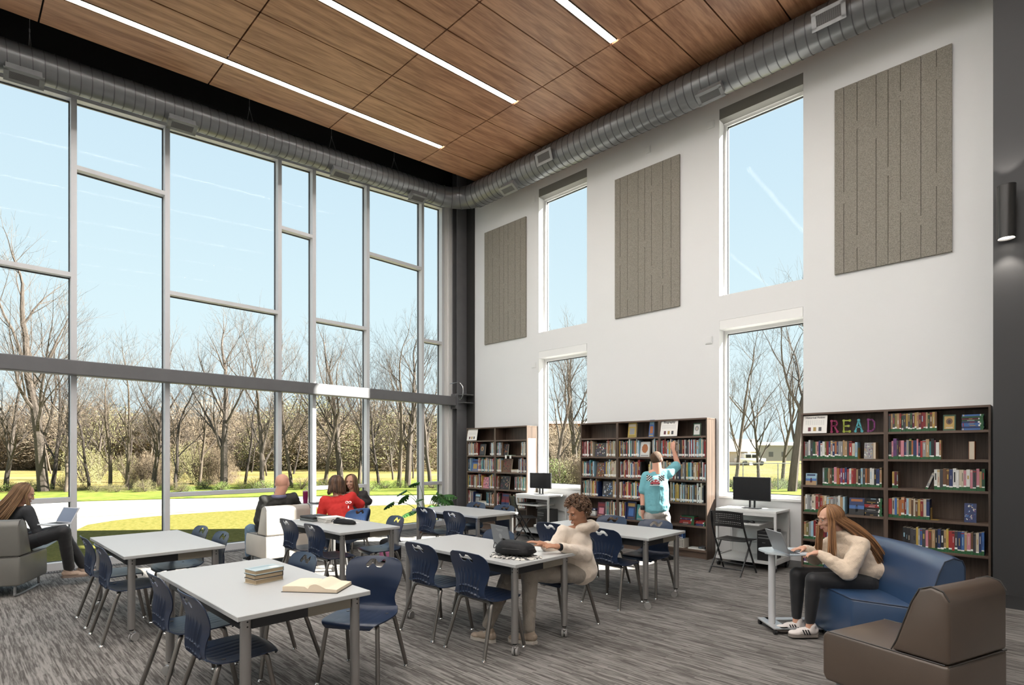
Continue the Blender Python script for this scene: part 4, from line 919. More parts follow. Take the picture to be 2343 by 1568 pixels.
# text helper
def text(name, s, size, M, m, parent=None, ext=.0006, align='CENTER', bold=0):
    cu = bpy.data.curves.new(name, 'FONT'); cu.body = s; cu.size = size; cu.extrude = ext; cu.align_x = align; cu.offset = bold
    o = bpy.data.objects.new(name, cu); C.objects.link(o); bpy.context.view_layer.update()
    me = bpy.data.meshes.new_from_object(o.evaluated_get(bpy.context.evaluated_depsgraph_get())); bpy.data.objects.remove(o)
    me.materials.clear(); me.materials.append(m); me.transform(M); return ob(name, me, None, parent)
M_ink = mat('black_ink', (.03, .03, .035), .6)
def sign(label, case, sh, za, zb, h, title, tilt=10):
    xa, xb = bx_x(case, za, 8.0), bx_x(case, zb, 8.0); w = xb-xa; z = CASES[case][3][sh]+.004
    t = thing('shelf_sign', label, 'sign', (xa, YF-.012, z)); R = Matrix.Rotation(-math.radians(tilt), 4, 'X')
    MB().box((0, 0, 0), (w, .002, h), M=R).build('sheet', M_paper, t)
    T = R @ Matrix.Translation((w/2, -.0015, h*.84)) @ Matrix.Rotation(PI/2, 4, 'X')
    if title: text('lettering', title, w*(.118 if len(title) > 10 else .165), T, M_ink, t, bold=.0006)
    b = MB()
    for r_ in range(4):
        for k in range(9): b.box((w*(.10+.09*k), -.001, h*(.70-.07*r_)), (w*(.16+.09*k), 0, h*(.715-.07*r_)), M=R)
    b.build('small_print', mat('faint_ink', (.35, .34, .36), .7), t)
    b = MB()
    for k in range(3): b.box((w*(.22+.22*k), -.001, h*.12), (w*(.34+.22*k), 0, h*.34), k, M=R)
    b.build('pictures', [PM['maroon'], PM['gold'], PM['charcoal']], t)
sign('Historical Fiction sign on the top shelf beside the letters', 'R', 0, 146, 360, .235, 'Historical Fiction'); sign('Biography sign on the top shelf above the boy', 'M', 0, 893, 1058, .25, 'Biography'); sign('white sheet with three pictures on the far left bookcase top shelf', 'L', 0, 150, 268, .25, '')
# papers taped to the side of the far left bookcase
b = MB(); b.box((XL[2], YF+.04, .75), (XL[2]+.002, YF+.26, 1.9), 0)
for k in range(13): zc_ = 1.82-k*.075; b.box((XL[2]+.002, YF+.12+.02*math.sin(k*2), zc_-.03), (XL[2]+.0025, YF+.16+.02*math.sin(k), zc_), 1)
tag(b.build('paper_banner', [M_paper, mat('letter_ink', (.25, .18, .28), .6)]), 'tall white lettered paper banner taped to the side of the far left bookcase', 'banner')
b = MB(); xa = bx_x('L', 625); b.box((0, -.02, .0), (.17, .12, .008), 0); b.box((.0, -.025, -.06), (.05, -.02, 0), 1); b.box((.13, -.025, -.06), (.18, -.02, 0), 1); o = b.build('paper_display', [mat('pale_green_card', (.45, .6, .5), .6), M_paper], loc=(xa, YF, ZL[1]+.001)); tag(o, 'pale green card with two hanging labels in the far left bookcase', 'paper')
# baskets near the boy's feet on the bottom shelf
t = thing('storage_basket', 'pale perforated basket of books on the bottom shelf behind the boy leg', 'basket', (bx_x('M', 1030), YF+.10, ZM[5]))
b = MB(); b.prism([(-.10, -.07), (.16, -.07), (.16, .10), (-.10, .10)], 0, .14); b.build('basket_body', mat('basket_cream', (.55, .52, .46), .6), t)
b = MB()
for i in range(9):
    for j in range(5): b.box((-.09+i*.028, -.0715, .02+j*.023), (-.078+i*.028, -.070, .032+j*.023))
b.build('basket_holes', M_blk, t)
for i in range(7): put_book(RB.choice(['navy', 'blue', 'purple', 'charcoal']), .018, .13, .10, Matrix.Translation((bx_x('M', 1030)-.05+i*.026, YF+.06, ZM[5]+.14)), False, '%s book standing in the perforated basket, %s from left' % ('thin', ORD[i]), 'books in the basket')
# ------------------------------------------------------------------ things on the tables
def loosebook(label, c, rz, w, d, th, col, name='book'):
    t = thing(name, label, 'book', c, rz); b = MB()
    b.rbox((-w/2, -d/2, 0), (w/2, d/2, .004), .0015, 1); b.rbox((-w/2, -d/2, th-.004), (w/2, d/2, th), .0015, 1); b.box((-w/2, d/2-.003, 0), (w/2, d/2, th)); b.build('cover', col, t)
    MB().box((-w/2+.006, -d/2+.006, .004), (w/2-.006, d/2-.003, th-.004)).build('page_block', mat('old_pages', (.40, .31, .20), .9, var=.15, scale=300, stretch=(1, 1, 30)), t); return t
sc = onz(600, 1333, TZ); z = TZ+.0005; st = Vector((-3.80, 1.51, 0))
rz0 = math.radians(8)
loosebook('pale paperback at the bottom of the three-book stack on the nearest table', (st.x, st.y, z), rz0+.05, .135, .20, .032, PM['cream'])
loosebook('black edged paperback in the middle of the three-book stack', (st.x+.003, st.y, z+.0325), rz0-.03, .135, .20, .030, PM['black'])
t = loosebook('pale blue hardback on top of the three-book stack', (st.x, st.y+.002, z+.063), rz0+.02, .140, .205, .030, mat('pale_blue_cover', (.42, .50, .52), .3))
b = MB(); b.box((.01, .02, .0301), (.055, .08, .0306), 0); b.box((-.05, -.08, .0301), (-.01, .06, .0304), 1); b.build('cover_art', [M_tag, mat('blue_art', (.28, .38, .42), .35)], t)
# open book
t = thing('open_book', 'open book with cream pages lying on the nearest table', 'book', (-3.36, 1.665, TZ), math.radians(38)); M_pg = mat('cream_pages', (.74, .62, .47), .8)
b = MB(); n = 16; pr = []
for i in range(n+1): u = i/n; pr.append((-.165*(1-u), .034+.004*math.sin(u*PI)-.010*sstep(.86, 1, u)))
for i in range(1, n+1): u = i/n; pr.append((.185*u, .022+.030*math.sin(min(1, u*1.6)*PI)*(1-u)+.012*(1-u)))
vs = []; fs = []
for (x, h) in pr: vs += [(x, -.115, h), (x, .115, h)]
base = len(vs)
for (x, h) in pr: vs += [(x, -.115, .003), (x, .115, .003)]
m_ = len(pr)
for i in range(m_-1): a = 2*i; fs += [(a, a+2, a+3, a+1), (base+a, base+a+1, base+a+3, base+a+2), (a, base+a, base+a+2, a+2), (a+1, a+3, base+a+3, base+a+1)]
fs += [(0, 1, base+1, base), (2*m_-2, base+2*m_-2, base+2*m_-1, 2*m_-1)]
b.add(vs, fs); b.build('page_block', M_pg, t, auto=40); MB().box((-.172, -.12, 0), (.192, .12, .003)).build('cover', PM['black'], t)
# grey binder and papers, black case
t = thing('zip_binder', 'grey and black zipped binder stacked with papers on the table', 'binder', (-6.78, 3.36, TZ), math.radians(5))
b = MB(); b.rbox((-.17, -.14, 0), (.15, .14, .034), .012, 3); b.build('lower_cover', mat('grey_canvas', (.11, .12, .12), .8), t)
b = MB(); b.rbox((-.168, -.138, .036), (.15, .138, .062), .012, 3); b.build('upper_cover', mat('black_canvas', (.025, .025, .027), .7), t)
t = thing('paper_pile', 'pile of white notebooks tucked beside the grey binder', 'papers', (-6.52, 3.42, TZ), math.radians(-4)); b = MB()
for k in range(4): b.rbox((-.12+.006*k, -.13, .002+k*.014), (.14+.004*k, .13, .012+k*.014), .002, 1, M=Matrix.Rotation(.03*k, 4, 'Z'))
b.build('notebooks', M_paper, t); MB().box((-.10, -.15, .060), (.12, .12, .062)).build('loose_sheet', M_paper, t)
MB().box((-6.40, 3.32, TZ), (-6.16, 3.62, TZ+.0015)).build('loose_paper', M_paper); tag(bpy.data.objects['loose_paper'], 'loose white sheet between the binder and the pencil case', 'paper')
M_nyl = mat('black_nylon', (.008, .008, .009), .6, spec=.25, bump=.25, bscale=45)
def softbag(label, c, rz, L, Wd, Hh, name):
    t = thing(name, label, 'bag', c, rz); bm = bmesh.new(); bmesh.ops.create_cube(bm, size=1); bmesh.ops.subdivide_edges(bm, edges=list(bm.edges), cuts=5, use_grid_fill=True)
    for v in bm.verts:
        x, y, z = v.co*2; n_ = Vector((x, y, z)); r = (abs(x)**4+abs(y)**4+abs(z)**4)**.25; q = n_/max(r, 1e-6); tz = (q.z+1)/2; k = 1-.28*tz
        v.co = Vector((q.x*L/2*k, q.y*Wd/2*k, tz*Hh*(1-.14*q.x)))+Vector((noise.noise(q*2.3), noise.noise(q*2.3+Vector((5, 0, 0))), 0))*.008
    bm.verts.ensure_lookup_table(); b = MB(); b.add([v.co.copy() for v in bm.verts], [[v.index for v in f.verts] for f in bm.faces]); bm.free(); o = b.build('bag_body', M_nyl, t, smooth=True)
    pts = [( -L/2*.92*math.cos(a), Wd/2*.93*math.sin(a), Hh*.52) for a in [i*PI*2/28 for i in range(28)]]; b = MB(); b.tube(pts, .0035, 6, closed=True); b.build('zipper', M_blk, t)
    b = MB(); p, r = smoothpath([(-L*.46, .0, Hh*.6), (-L*.56, .02, Hh*.75), (-L*.52, -.03, Hh*.4), (-L*.45, -.02, Hh*.45)], [.004]*4, 6); b.tube(p, r, 6); p, r = smoothpath([(-L*.30, -.04, Hh*.93), (-L*.34, .0, Hh*1.12), (-L*.28, .04, Hh*.93)], [.007]*3, 6); b.tube(p, r, 6); b.build('strap_loop', M_blk, t); return t
softbag('black zipped pencil case on the table in front of the person in red', (-6.17, 3.42, TZ), math.radians(22), .34, .12, .06, 'pencil_case')
# crumpled cloth under the bag
bm = bmesh.new(); bmesh.ops.create_grid(bm, x_segments=44, y_segments=34, size=.5)
for v in bm.verts:
    x, y = v.co.x*2, v.co.y*2; a = math.atan2(y, x); r = max(abs(x), abs(y)); rr = r*(1+.06*math.sin(5*a)+.04*math.sin(11*a+1)); dd = Vector((x, y)).normalized() if r > 0 else Vector((0, 0))
    v.co = Vector((dd.x*rr*.235, dd.y*rr*.155, .006+.014*abs(noise.noise(Vector((x*2.6, y*3.2, 3))))+.006*abs(noise.noise(Vector((x*7, y*8, 1))))-.006*sstep(.85, 1, r)))
me = bpy.data.meshes.new('cloth'); bm.to_mesh(me); bm.free()
mc = bpy.data.materials.new('checked_cloth'); mc.use_nodes = True; n_ = mc.node_tree; bs = n_.nodes['Principled BSDF']; tcx = n_.nodes.new('ShaderNodeTexCoord'); vo = n_.nodes.new('ShaderNodeTexVoronoi'); vo.inputs['Scale'].default_value = 48; rr_ = n_.nodes.new('ShaderNodeValToRGB'); rr_.color_ramp.interpolation = 'CONSTANT'; rr_.color_ramp.elements[1].position = .5; rr_.color_ramp.elements[0].color = (.04, .04, .04, 1); rr_.color_ramp.elements[1].color = (.62, .60, .55, 1); n_.links.new(tcx.outputs['Object'], vo.inputs[0]); n_.links.new(vo.outputs['Color'], rr_.inputs[0]); n_.links.new(rr_.outputs[0], bs.inputs[0])
me.materials.append(mc); o = ob('patterned_cloth', me, (-3.21, 3.335, TZ)); o.rotation_euler = (0, 0, math.radians(15)); mdf = o.modifiers.new('s', 'SOLIDIFY'); mdf.thickness = .002
for p in me.polygons: p.use_smooth = True
tag(o, 'crumpled black and white cloth under the black bag', 'cloth')
softbag('black soft laptop bag lying on the crumpled cloth', (-3.22, 3.355, TZ+.018), math.radians(18), .37, .24, .105, 'laptop_bag')
# laptops
fx, fy = Vector((.38, .36)).normalized()
tl, R = laptop('dark grey laptop opened in front of the boy in the cream hoodie', (-3.62, 3.60, TZ), math.radians(168), 102, w=.29, d=.19)
b = MB(); b.box((-.03, .0062, .012), (.03, .0072, .034), 0, M=R); b.lathe([(0, 0), (.022, 0), (.022, .0008), (0, .0008)], n=18, mi=1); vs = b.v; 
o = MB(); o.box((-.03, .0062, .012), (.03, .0075, .036), 0, M=R); o.cyl(R @ Vector((0, .0060, .09)), R @ Vector((0, .0070, .09)), .024, 20, mi=1); o.box((-.06, .006, .15), (.06, .0068, .156), 1, M=R); o.box((-.04, .006, .14), (.04, .0068, .144), 1, M=R); o.build('lid_sticker', [M_tag, mat('lid_crest', (.24, .245, .25), .4)], tl)
lp = J(1788, 1262, 4.93); laptop('silver grey laptop on the rounded side table of the couch girl', (lp.x, lp.y, .7155), math.atan2(-.6972, -.7169)-PI/2, 112, w=.30, d=.20, base=(.45, .50, .55), lid=(.30, .31, .32))
# tumbler
t = thing('tumbler', 'magenta insulated tumbler on the small table behind the bald man', 'cup', (-9.22, 4.37, .74)); b = MB(); b.lathe([(.032, 0), (.036, .01), (.043, .10), (.044, .19), (.042, .20)], n=24); b.build('cup_body', mat('magenta_steel', (.20, .01, .07), .35, .3), t, auto=40)
b = MB(); b.lathe([(.043, .20), (.043, .215), (.03, .22)], n=24); b.build('lid', mat('clear_lid', (.45, .25, .3), .3), t, auto=40); b = MB(); b.cyl((.01, .01, .215), (.018, .012, .27), .004, 8); b.build('straw', M_white, t)
tr = thing('small_tray', 'small slatted tray beside the tumbler', 'tray', (-9.08, 4.52, .74)); b = MB(); b.rbox((-.10, -.10, 0), (.12, .10, .012), .003); b.build('tray_base', M_blk, tr); b = MB()
for k in range(8): b.box((-.09+k*.025, -.09, .012), (-.078+k*.025, .09, .016))
b.build('tray_slats', M_galv2, tr)
# plant in the corner
t = thing('potted_plant', 'large leafed monstera plant in a brown pot by the window corner', 'plant', (-8.95, 6.75, 0))
b = MB(); b.lathe([(.12, 0), (.15, .04), (.18, .26), (.19, .30), (.175, .30), (.165, .27), (0, .26)], n=28); b.build('pot', mat('brown_pot', (.16, .055, .025), .5), t, auto=40)
def monstera(b, base, tip, size, droop, roll):
    base, tip = Vector(base), Vector(tip); mid = (base+tip)/2+Vector((0, 0, .12)); p, r = smoothpath([base, mid, tip], [.007, .006, .004], 6); b.tube(p, r, 6, mi=0)
    out = (tip-base); out.z = 0; out = out.normalized() if out.length > .01 else Vector((1, 0, 0)); axl = (out*math.cos(droop)-Vector((0, 0, 1))*math.sin(droop)).normalized(); sd = Vector((-out.y, out.x, 0)); sd = (sd*math.cos(roll)+axl.cross(sd)*math.sin(roll)).normalized(); nn = axl.cross(sd)
    N = 40
    def prof(u): return math.sin(PI*min(1, u*1.02))**.6*(1.15-.55*u)
    for sgn in (-1, 1):
        vs = []; fs = []
        for i in range(N+1):
            u = i/N; wdt = prof(u)*.5*size; notch = .42 if (i % 8) in (6, 7) and .12 < u < .95 else 1.0
            c = tip+axl*(u-.12)*size; vs.append(c+nn*(.04*size*math.sin(u*PI)-.15*size*u*u)); vs.append(c+sd*sgn*wdt*.5+axl*.02*size+nn*(-.02*size)); vs.append(c+sd*sgn*wdt*notch+axl*.08*size*(1 if notch == 1 else .2)+nn*(-.12*size))
        for i in range(N): a = 3*i; fs += [(a, a+1, a+4, a+3), (a+1, a+2, a+5, a+4)]
        b.add(vs, fs, 1)
rp = random.Random(5); b = MB()
for k in range(15):
    a = rp.uniform(0, 2*PI); rad = rp.uniform(.18, .45); h = rp.uniform(.45, .85)
    monstera(b, (math.cos(a)*.05, math.sin(a)*.05, .27), (math.cos(a)*rad, math.sin(a)*rad, h), rp.uniform(.18, .28), rp.uniform(.1, .9), rp.uniform(-.5, .5))
monstera(b, (0, 0, .27), (-.55, -.42, .62), .26, .6, .2); monstera(b, (0, 0, .27), (-.12, -.10, 1.02), .24, .3, .3); monstera(b, (0, 0, .27), (-.35, -.25, .86), .24, .5, 0)
b.build('foliage', [mat('stem_green', (.10, .17, .05), .5), mat('leaf_green', (.045, .14, .03), .35, var=.5, scale=9)], t, auto=60)
# floor boxes near the tables
for (x, y, l) in ((-3.75, 1.35, 'flat round floor outlet cover under the nearest table'), (-5.75, 1.6, 'flat round floor outlet cover near the left window table')):
    b = MB(); b.lathe([(.11, 0), (.11, .004), (.10, .007), (0, .007)], n=32); tag(b.build('floor_outlet', mat('outlet_grey', (.16, .155, .15), .5), loc=(x, y, 0)), l, 'floor outlet')
# pink and purple backpack under the binder table side
t = thing('backpack', 'black backpack with pink trim on the floor behind the binder table', 'bag', (-7.0, 4.62, 0), .4); bm_ = MB(); bm_.rbox((-.15, -.10, 0), (.15, .10, .34), .06, 4); bm_.build('bag_body', M_nyl, t, smooth=True)
b = MB(); b.rbox((-.11, -.135, .03), (.11, -.09, .18), .03, 3); b.build('pocket', mat('pink_mesh', (.28, .08, .17), .6), t, smooth=True)

# ------------------------------------------------------------------ people
def ico(b, c, r, M=None, sub=3):
    bm = bmesh.new(); bmesh.ops.create_icosphere(bm, subdivisions=sub, radius=1.0)
    rx, ry, rz = r if isinstance(r, (tuple, list)) else (r, r, r); c = Vector(c)
    vs = []
    for v in bm.verts:
        p = Vector((v.co.x*rx, v.co.y*ry, v.co.z*rz)); vs.append(c+((M @ p) if M else p))
    bm.verts.ensure_lookup_table(); b.add(vs, [[v.index for v in f.verts] for f in bm.faces]); bm.free()
def cap(b, p, q, r0, r1, n=16):
    p, q = Vector(p), Vector(q); d = (q-p); L = d.length
    if L < 1e-5: return ico(b, p, max(r0, r1))
    d /= L; pts = []; rs = []
    for k in range(5): a = PI/2*(1-k/4); pts.append(p-d*r0*math.sin(a)); rs.append(max(r0*math.cos(a), 1e-4))
    for k in range(1, 5): a = PI/2*k/4; pts.append(q+d*r1*math.sin(a)); rs.append(max(r1*math.cos(a), 1e-4))
    b.tube(pts, rs, n)
def chain(b, pts, rs, n=16):
    for i in range(len(pts)-1): cap(b, pts[i], pts[i+1], rs[i], rs[i+1], n)
def skin_up(b, name, m, parent, voxel=.008, smooth=6, wr=0, ws=.05):
    o = b.build('tmp', m); md = o.modifiers.new('r', 'REMESH'); md.mode = 'VOXEL'; md.voxel_size = voxel; md.use_smooth_shade = True
    sm = o.modifiers.new('s', 'SMOOTH'); sm.factor = .5; sm.iterations = smooth
    if wr:
        tx = bpy.data.textures.new('fold', 'CLOUDS'); tx.noise_scale = ws; tx.noise_depth = 1
        dp = o.modifiers.new('d', 'DISPLACE'); dp.texture = tx; dp.strength = wr; dp.mid_level = .5
    bpy.context.view_layer.update(); dg = bpy.context.evaluated_depsgraph_get(); me = bpy.data.meshes.new_from_object(o.evaluated_get(dg)); me.name = name
    bpy.data.objects.remove(o); me.polygons.foreach_set('use_smooth', [True]*len(me.polygons)); return ob(name, me, None, parent)
def skinmat(n, c): 
    m = mat(n, c, .5, spec=.35); m.node_tree.nodes['Principled BSDF'].inputs['Subsurface Weight'].default_value = .12; m.node_tree.nodes['Principled BSDF'].inputs['Subsurface Radius'].default_value = (.02, .008, .004); return m
SK1 = skinmat('skin_fair', (.60, .34, .24)); SK2 = skinmat('skin_tan', (.40, .20, .12)); SK3 = skinmat('skin_pink', (.62, .33, .24))
M_eye = mat('eye_dark', (.03, .02, .015), .25); M_lip = mat('lip', (.40, .19, .15), .5); M_brow = mat('brow', (.06, .035, .02), .8); M_eyew = mat('eye_white', (.7, .68, .65), .3)
def basis(fw, upv=Vector((0, 0, 1))):
    f_ = Vector(fw).normalized(); r_ = f_.cross(upv).normalized(); u_ = r_.cross(f_); return Matrix((r_, f_, u_)).transposed()     # x right, y forward, z up
def head(b, c, B, s=1.0, thin=1.0):
    c = Vector(c); T = lambda x, y, z: c+B @ Vector((x*s*thin, y*s, z*s))
    Rm = B.to_4x4()
    ico(b, T(0, -.010, .030), (.076*s*thin, .094*s, .084*s), B); ico(b, T(0, .012, -.020), (.066*s*thin, .076*s, .080*s), B); ico(b, T(0, .030, -.070), (.048*s*thin, .052*s, .044*s), B)
    ico(b, T(0, .060, -.098), (.022*s, .020*s, .016*s), B); cap(b, T(0, .088, .012), T(0, .106, -.026), .008*s, .0125*s); ico(b, T(-.010, .094, -.030), .009*s); ico(b, T(.010, .094, -.030), .009*s)
    for q in (-1, 1): ico(b, T(q*.076, -.002, -.005), (.010*s, .020*s, .032*s), B); ico(b, T(q*.034, .070, -.022), (.022*s, .018*s, .022*s), B); ico(b, T(q*.030, .079, .030), (.028*s, .012*s, .010*s), B)
    ico(b, T(0, .088, -.060), (.020*s, .012*s, .012*s), B)
def face(t, c, B, s, brow=M_brow, eyes=True):
    c = Vector(c); T = lambda x, y, z: c+B @ Vector((x*s, y*s, z*s))
    for q in (-1, 1):
        b = MB(); ico(b, T(q*.030, .083, .008), (.0120*s, .006*s, .0050*s), B, 2); b.build('eye', M_eyew, t, smooth=True)
        b = MB(); ico(b, T(q*.030, .0895, .008), (.0056*s, .003*s, .0047*s), B, 2); b.build('iris', M_eye, t, smooth=True)
        b = MB(); p, r = smoothpath([T(q*.014, .093, .028), T(q*.030, .094, .034), T(q*.047, .082, .028)], [.0022*s, .0028*s, .0012*s], 5); b.tube(p, r, 6); b.build('eyebrow', brow, t)
        b = MB(); p, r = smoothpath([T(q*.016, .0885, .014), T(q*.030, .0915, .017), T(q*.044, .083, .012)], [.0015*s, .002*s, .0015*s], 5); b.tube(p, r, 5); b.build('eyelid', M_brow, t)
    b = MB(); p, r = smoothpath([T(-.022, .090, -.060), T(0, .1005, -.056), T(.022, .090, -.060)], [.002*s, .0055*s, .002*s], 6); b.tube(p, r, 8); p, r = smoothpath([T(-.018, .090, -.064), T(0, .1, -.068), T(.018, .090, -.064)], [.002*s, .006*s, .002*s], 6); b.tube(p, r, 8); b.build('mouth', M_lip, t, smooth=True)
def hand(b, w, fw, up, s=1.0, curl=.5, side=1, spread=.10):
    # w wrist, fw finger direction, up back of hand; side = +1 thumb towards +x of the basis
    B = basis(fw, Vector(up)); w = Vector(w); T = lambda x, y, z: w+B @ Vector((x*s, y*s, z*s))
    ico(b, T(0, .045, 0), (.038*s, .050*s, .015*s), B); cap(b, T(0, -.02, 0), T(0, .03, 0), .025*s, .028*s); ico(b, T(.0, .070, .0), (.040*s, .022*s, .013*s), B)
    for k, (x, L, a) in enumerate(((.030, .066, .10), (.010, .074, .03), (-.010, .069, -.04), (-.029, .054, -.12))):
        x *= side; a *= side; p = T(x, .078, .001); c = curl*.55; r0 = .0092*s
        d1 = Vector((math.sin(a+x*spread), math.cos(a)*math.cos(c*.5), -math.sin(c*.5))); d2 = Vector((math.sin(a), math.cos(c*1.3), -math.sin(c*1.3))); d3 = Vector((math.sin(a), math.cos(c*2.1), -math.sin(c*2.1)))
        q1 = p+B @ d1*L*s*.46; q2 = q1+B @ d2*L*s*.32; q3 = q2+B @ d3*L*s*.24; chain(b, [p, q1, q2, q3], [r0, r0*.93, r0*.86, r0*.75], 10)
    p = T(.024*side, .018, -.004); q1 = T(.050*side, .048, -.012); q2 = T(.056*side, .076, -.018-.01*curl); chain(b, [p, q1, q2], [.013*s, .0105*s, .008*s], 10)
def shoe(t, an, fw, m, sole=None, L=.27, stripes=None, pitch=0):
    an = Vector(an); f_ = Vector(fw); f_.z = 0; B = basis(f_.normalized()); Rp = Matrix.Rotation(pitch, 3, 'X'); T = lambda x, y, z: an+B @ (Rp @ Vector((x, y, z)))
    b = MB(); B3 = B @ Rp
    ico(b, T(0, -.03, -.035), (.036, .046, .040), B3); ico(b, T(0, .05, -.045), (.042, .075, .034), B3); ico(b, T(0, .13, -.058), (.044, .055, .024), B3); cap(b, T(0, -.015, .0), T(0, -.008, -.03), .040, .044)
    o = skin_up(b, 'shoe', m, t, .006, 3)
    b = MB(); pr = [(-.036, -.05), (-.038, .03), (-.046, .12), (-.036, .17), (0, .19), (.036, .17), (.046, .12), (.038, .03), (.036, -.05), (0, -.078)]
    vs = [T(x*1.04, y, -.088) for x, y in pr]+[T(x, y, -.064) for x, y in pr]; n = len(pr); b.add(vs, [tuple(range(n-1, -1, -1)), tuple(range(n, 2*n))]+[(i, (i+1) % n, n+(i+1) % n, n+i) for i in range(n)]); b.build('sole', sole or M_white, o, auto=50)
    if stripes:
        for q in (-1, 1):
            b = MB()
            for k in range(3):
                y = .015+k*.022; b.add([T(q*.040, y, -.062), T(q*.043, y+.010, -.062), T(q*.036, y+.026, -.022), T(q*.033, y+.016, -.022), T(q*.047, y, -.062), T(q*.050, y+.010, -.062), T(q*.043, y+.026, -.022), T(q*.040, y+.016, -.022)], [(0, 1, 2, 3), (7, 6, 5, 4), (0, 4, 5, 1), (1, 5, 6, 2), (2, 6, 7, 3), (3, 7, 4, 0)])
            b.build('stripe', stripes, o)
    b = MB()
    for k in range(5): y = .04+.018*k; z = -.010-.006*k; b.tube([T(-.02, y, z-.004), T(0, y+.004, z+.002), T(.02, y, z-.004)], .0028, 6)
    b.build('lace', M_white, o); return o
def longhair(t, c, B, s, m, n=300, length=.45, drape=(0, 0), front=.25, seed=1, part=0.0, back=Vector((0, 0, 0)), width=.10, cover=.35):
    # strands: follow the skull, then fall; drape = horizontal drift of the ends
    r = random.Random(seed); c = Vector(c); b = MB()
    for k in range(n):
        a = r.uniform(-1, 1)*PI*(1-.0)            # angle round the head, 0 = back
        lat = r.uniform(0, 1)
        if abs(a) > PI*(1-cover): continue            # keep the face open
        ca, sa = math.cos(a), math.sin(a); pts = []; hr = (.084*s, .104*s, .100*s); g = 1.0+r.uniform(.0, .13)
        ph0 = r.uniform(.9, 1.5)
        for q in range(5):
            ph = ph0*(1-q/4)+(-.18)*(q/4); pts.append(c+B @ Vector((sa*math.cos(ph)*hr[0]*g, -ca*math.cos(ph)*hr[1]*g-.008, math.sin(ph)*hr[2]*g+.018)))
        e = pts[-1].copy(); L = length*r.uniform(.78, 1.05); o_ = B @ Vector((sa*width, -ca*width*.6, 0)); o_.z = 0
        jit = Vector((r.uniform(-.018, .018), r.uniform(-.018, .018), 0)); dr = Vector((drape[0], drape[1], 0))
        fr = 1.0 if ca > -.15 else front
        for q in (.28, .62, 1.0): pts.append(e+Vector((0, 0, -L*q*(1 if fr == 1 else .85)))+o_*q*.35+dr*fr*(q**1.1)+jit*q+back*fr*math.sin(q*PI)*.6)
        p, rr = smoothpath(pts, [.0030*s, .006*s, .0075*s, .0085*s, .0085*s, .0080*s, .0065*s, .0015*s], 4); b.tube(p, rr, 5)
    return b.build('hair', m, t, smooth=True)
def hairmat(name, c1, c2):
    m = mat(name, c1, .42, spec=.4); n = m.node_tree; bs = n.nodes['Principled BSDF']; g = n.nodes.new('ShaderNodeNewGeometry'); rr = n.nodes.new('ShaderNodeValToRGB'); rr.color_ramp.elements[0].color = (*c1, 1); rr.color_ramp.elements[1].color = (*c2, 1)
    n.links.new(g.outputs['Random Per Island'], rr.inputs[0]); n.links.new(rr.outputs[0], bs.inputs['Base Color']); return m
H_brown = hairmat('hair_brown', (.085, .045, .022), (.26, .15, .075)); H_aub = hairmat('hair_auburn', (.10, .045, .018), (.34, .17, .075)); H_dark = hairmat('hair_dark', (.035, .018, .010), (.13, .065, .035)); H_curl = hairmat('hair_curly', (.055, .028, .016), (.24, .14, .085))
def torso(b, pel, chest, neck, shL, shR, rw=1.0, wv=None, fat=1.0, sleeve=None):
    pel, chest, neck, shL, shR = map(Vector, (pel, chest, neck, shL, shR)); ax = (shR-shL).normalized(); mid = pel.lerp(chest, .5)
    up_ = (chest-pel).normalized(); fwd = up_.cross(ax); fwd = -fwd if False else fwd; B = Matrix((ax, ax.cross(up_)*-1, up_)).transposed()
    ico(b, pel, (.165*rw*fat, .125*rw*fat, .11*rw), B); ico(b, mid, (.150*rw*fat, .115*rw*fat, .14*rw), B); ico(b, chest, (.165*rw*fat, .118*rw*fat, .15*rw), B)
    c2 = (shL+shR)/2; [cap(b, neck-Vector((0, 0, .035)), q_, .055*rw, .056*rw) for q_ in (shL, shR)]; [cap(b, chest, q_, .11*rw, .06*rw) for q_ in (shL, shR)]; cap(b, chest, pel, .125*rw*fat, .135*rw*fat); ico(b, c2.lerp(chest, .25), ((shR-shL).length*.46, .09*rw, .085*rw), B); cap(b, c2.lerp(neck, .2), neck, .068*rw, .055*rw)
def person(label, loc): return thing('person', label, 'person', loc)
# all figure coordinates are world coordinates; roots sit at the origin of the floor under them
def P0(t): t.location = (0, 0, 0); return t

# --- boy in cream hoodie -------------------------------------------------
t = P0(person('person with curly brown hair in a cream hoodie working at a laptop', (0, 0, 0)))
hd_ = J(1322, 1172, 5.05); fwd = Vector((-.20, -.90, -.36)).normalized(); B = basis(fwd)
neck = J(1335, 1200, 5.10); shR_ = J(1288, 1217, 4.98); shL_ = J(1334, 1217, 5.20); chest = J(1311, 1245, 5.08); pel = J(1328, 1303, 5.12)
elL = J(1340, 1270, 5.00); wrL = J(1281, 1252, 4.74); elR = J(1268, 1262, 4.98); wrR = J(1243, 1246, 4.86)
kn1 = J(1212, 1312, 4.74); an1 = J(1210, 1442, 4.68); kn2 = J(1168, 1306, 4.92); an2 = J(1118, 1432, 4.72); hp1 = J(1322, 1312, 5.04); hp2 = J(1300, 1308, 5.22)
b = MB(); head(b, hd_, B, 1.0, .92); chain(b, [hd_+Vector((0, 0, -.04))-fwd*.02, neck-Vector((0, 0, .03))], [.055, .056]); torso(b, pel, chest, neck, shL_, shR_, .80)
for (s1, e1, w1) in ((shL_, elL, wrL), (shR_, elR, wrR)): chain(b, [s1, e1, w1], [.045, .037, .026])
hand(b, wrL, (J(1236, 1246, 4.70)-wrL), Vector((.1, -.35, 1)), 1.0, .55, 1); hand(b, wrR, (J(1212, 1238, 4.86)-wrR), Vector((0, 0, 1)), 1.0, .5, -1)
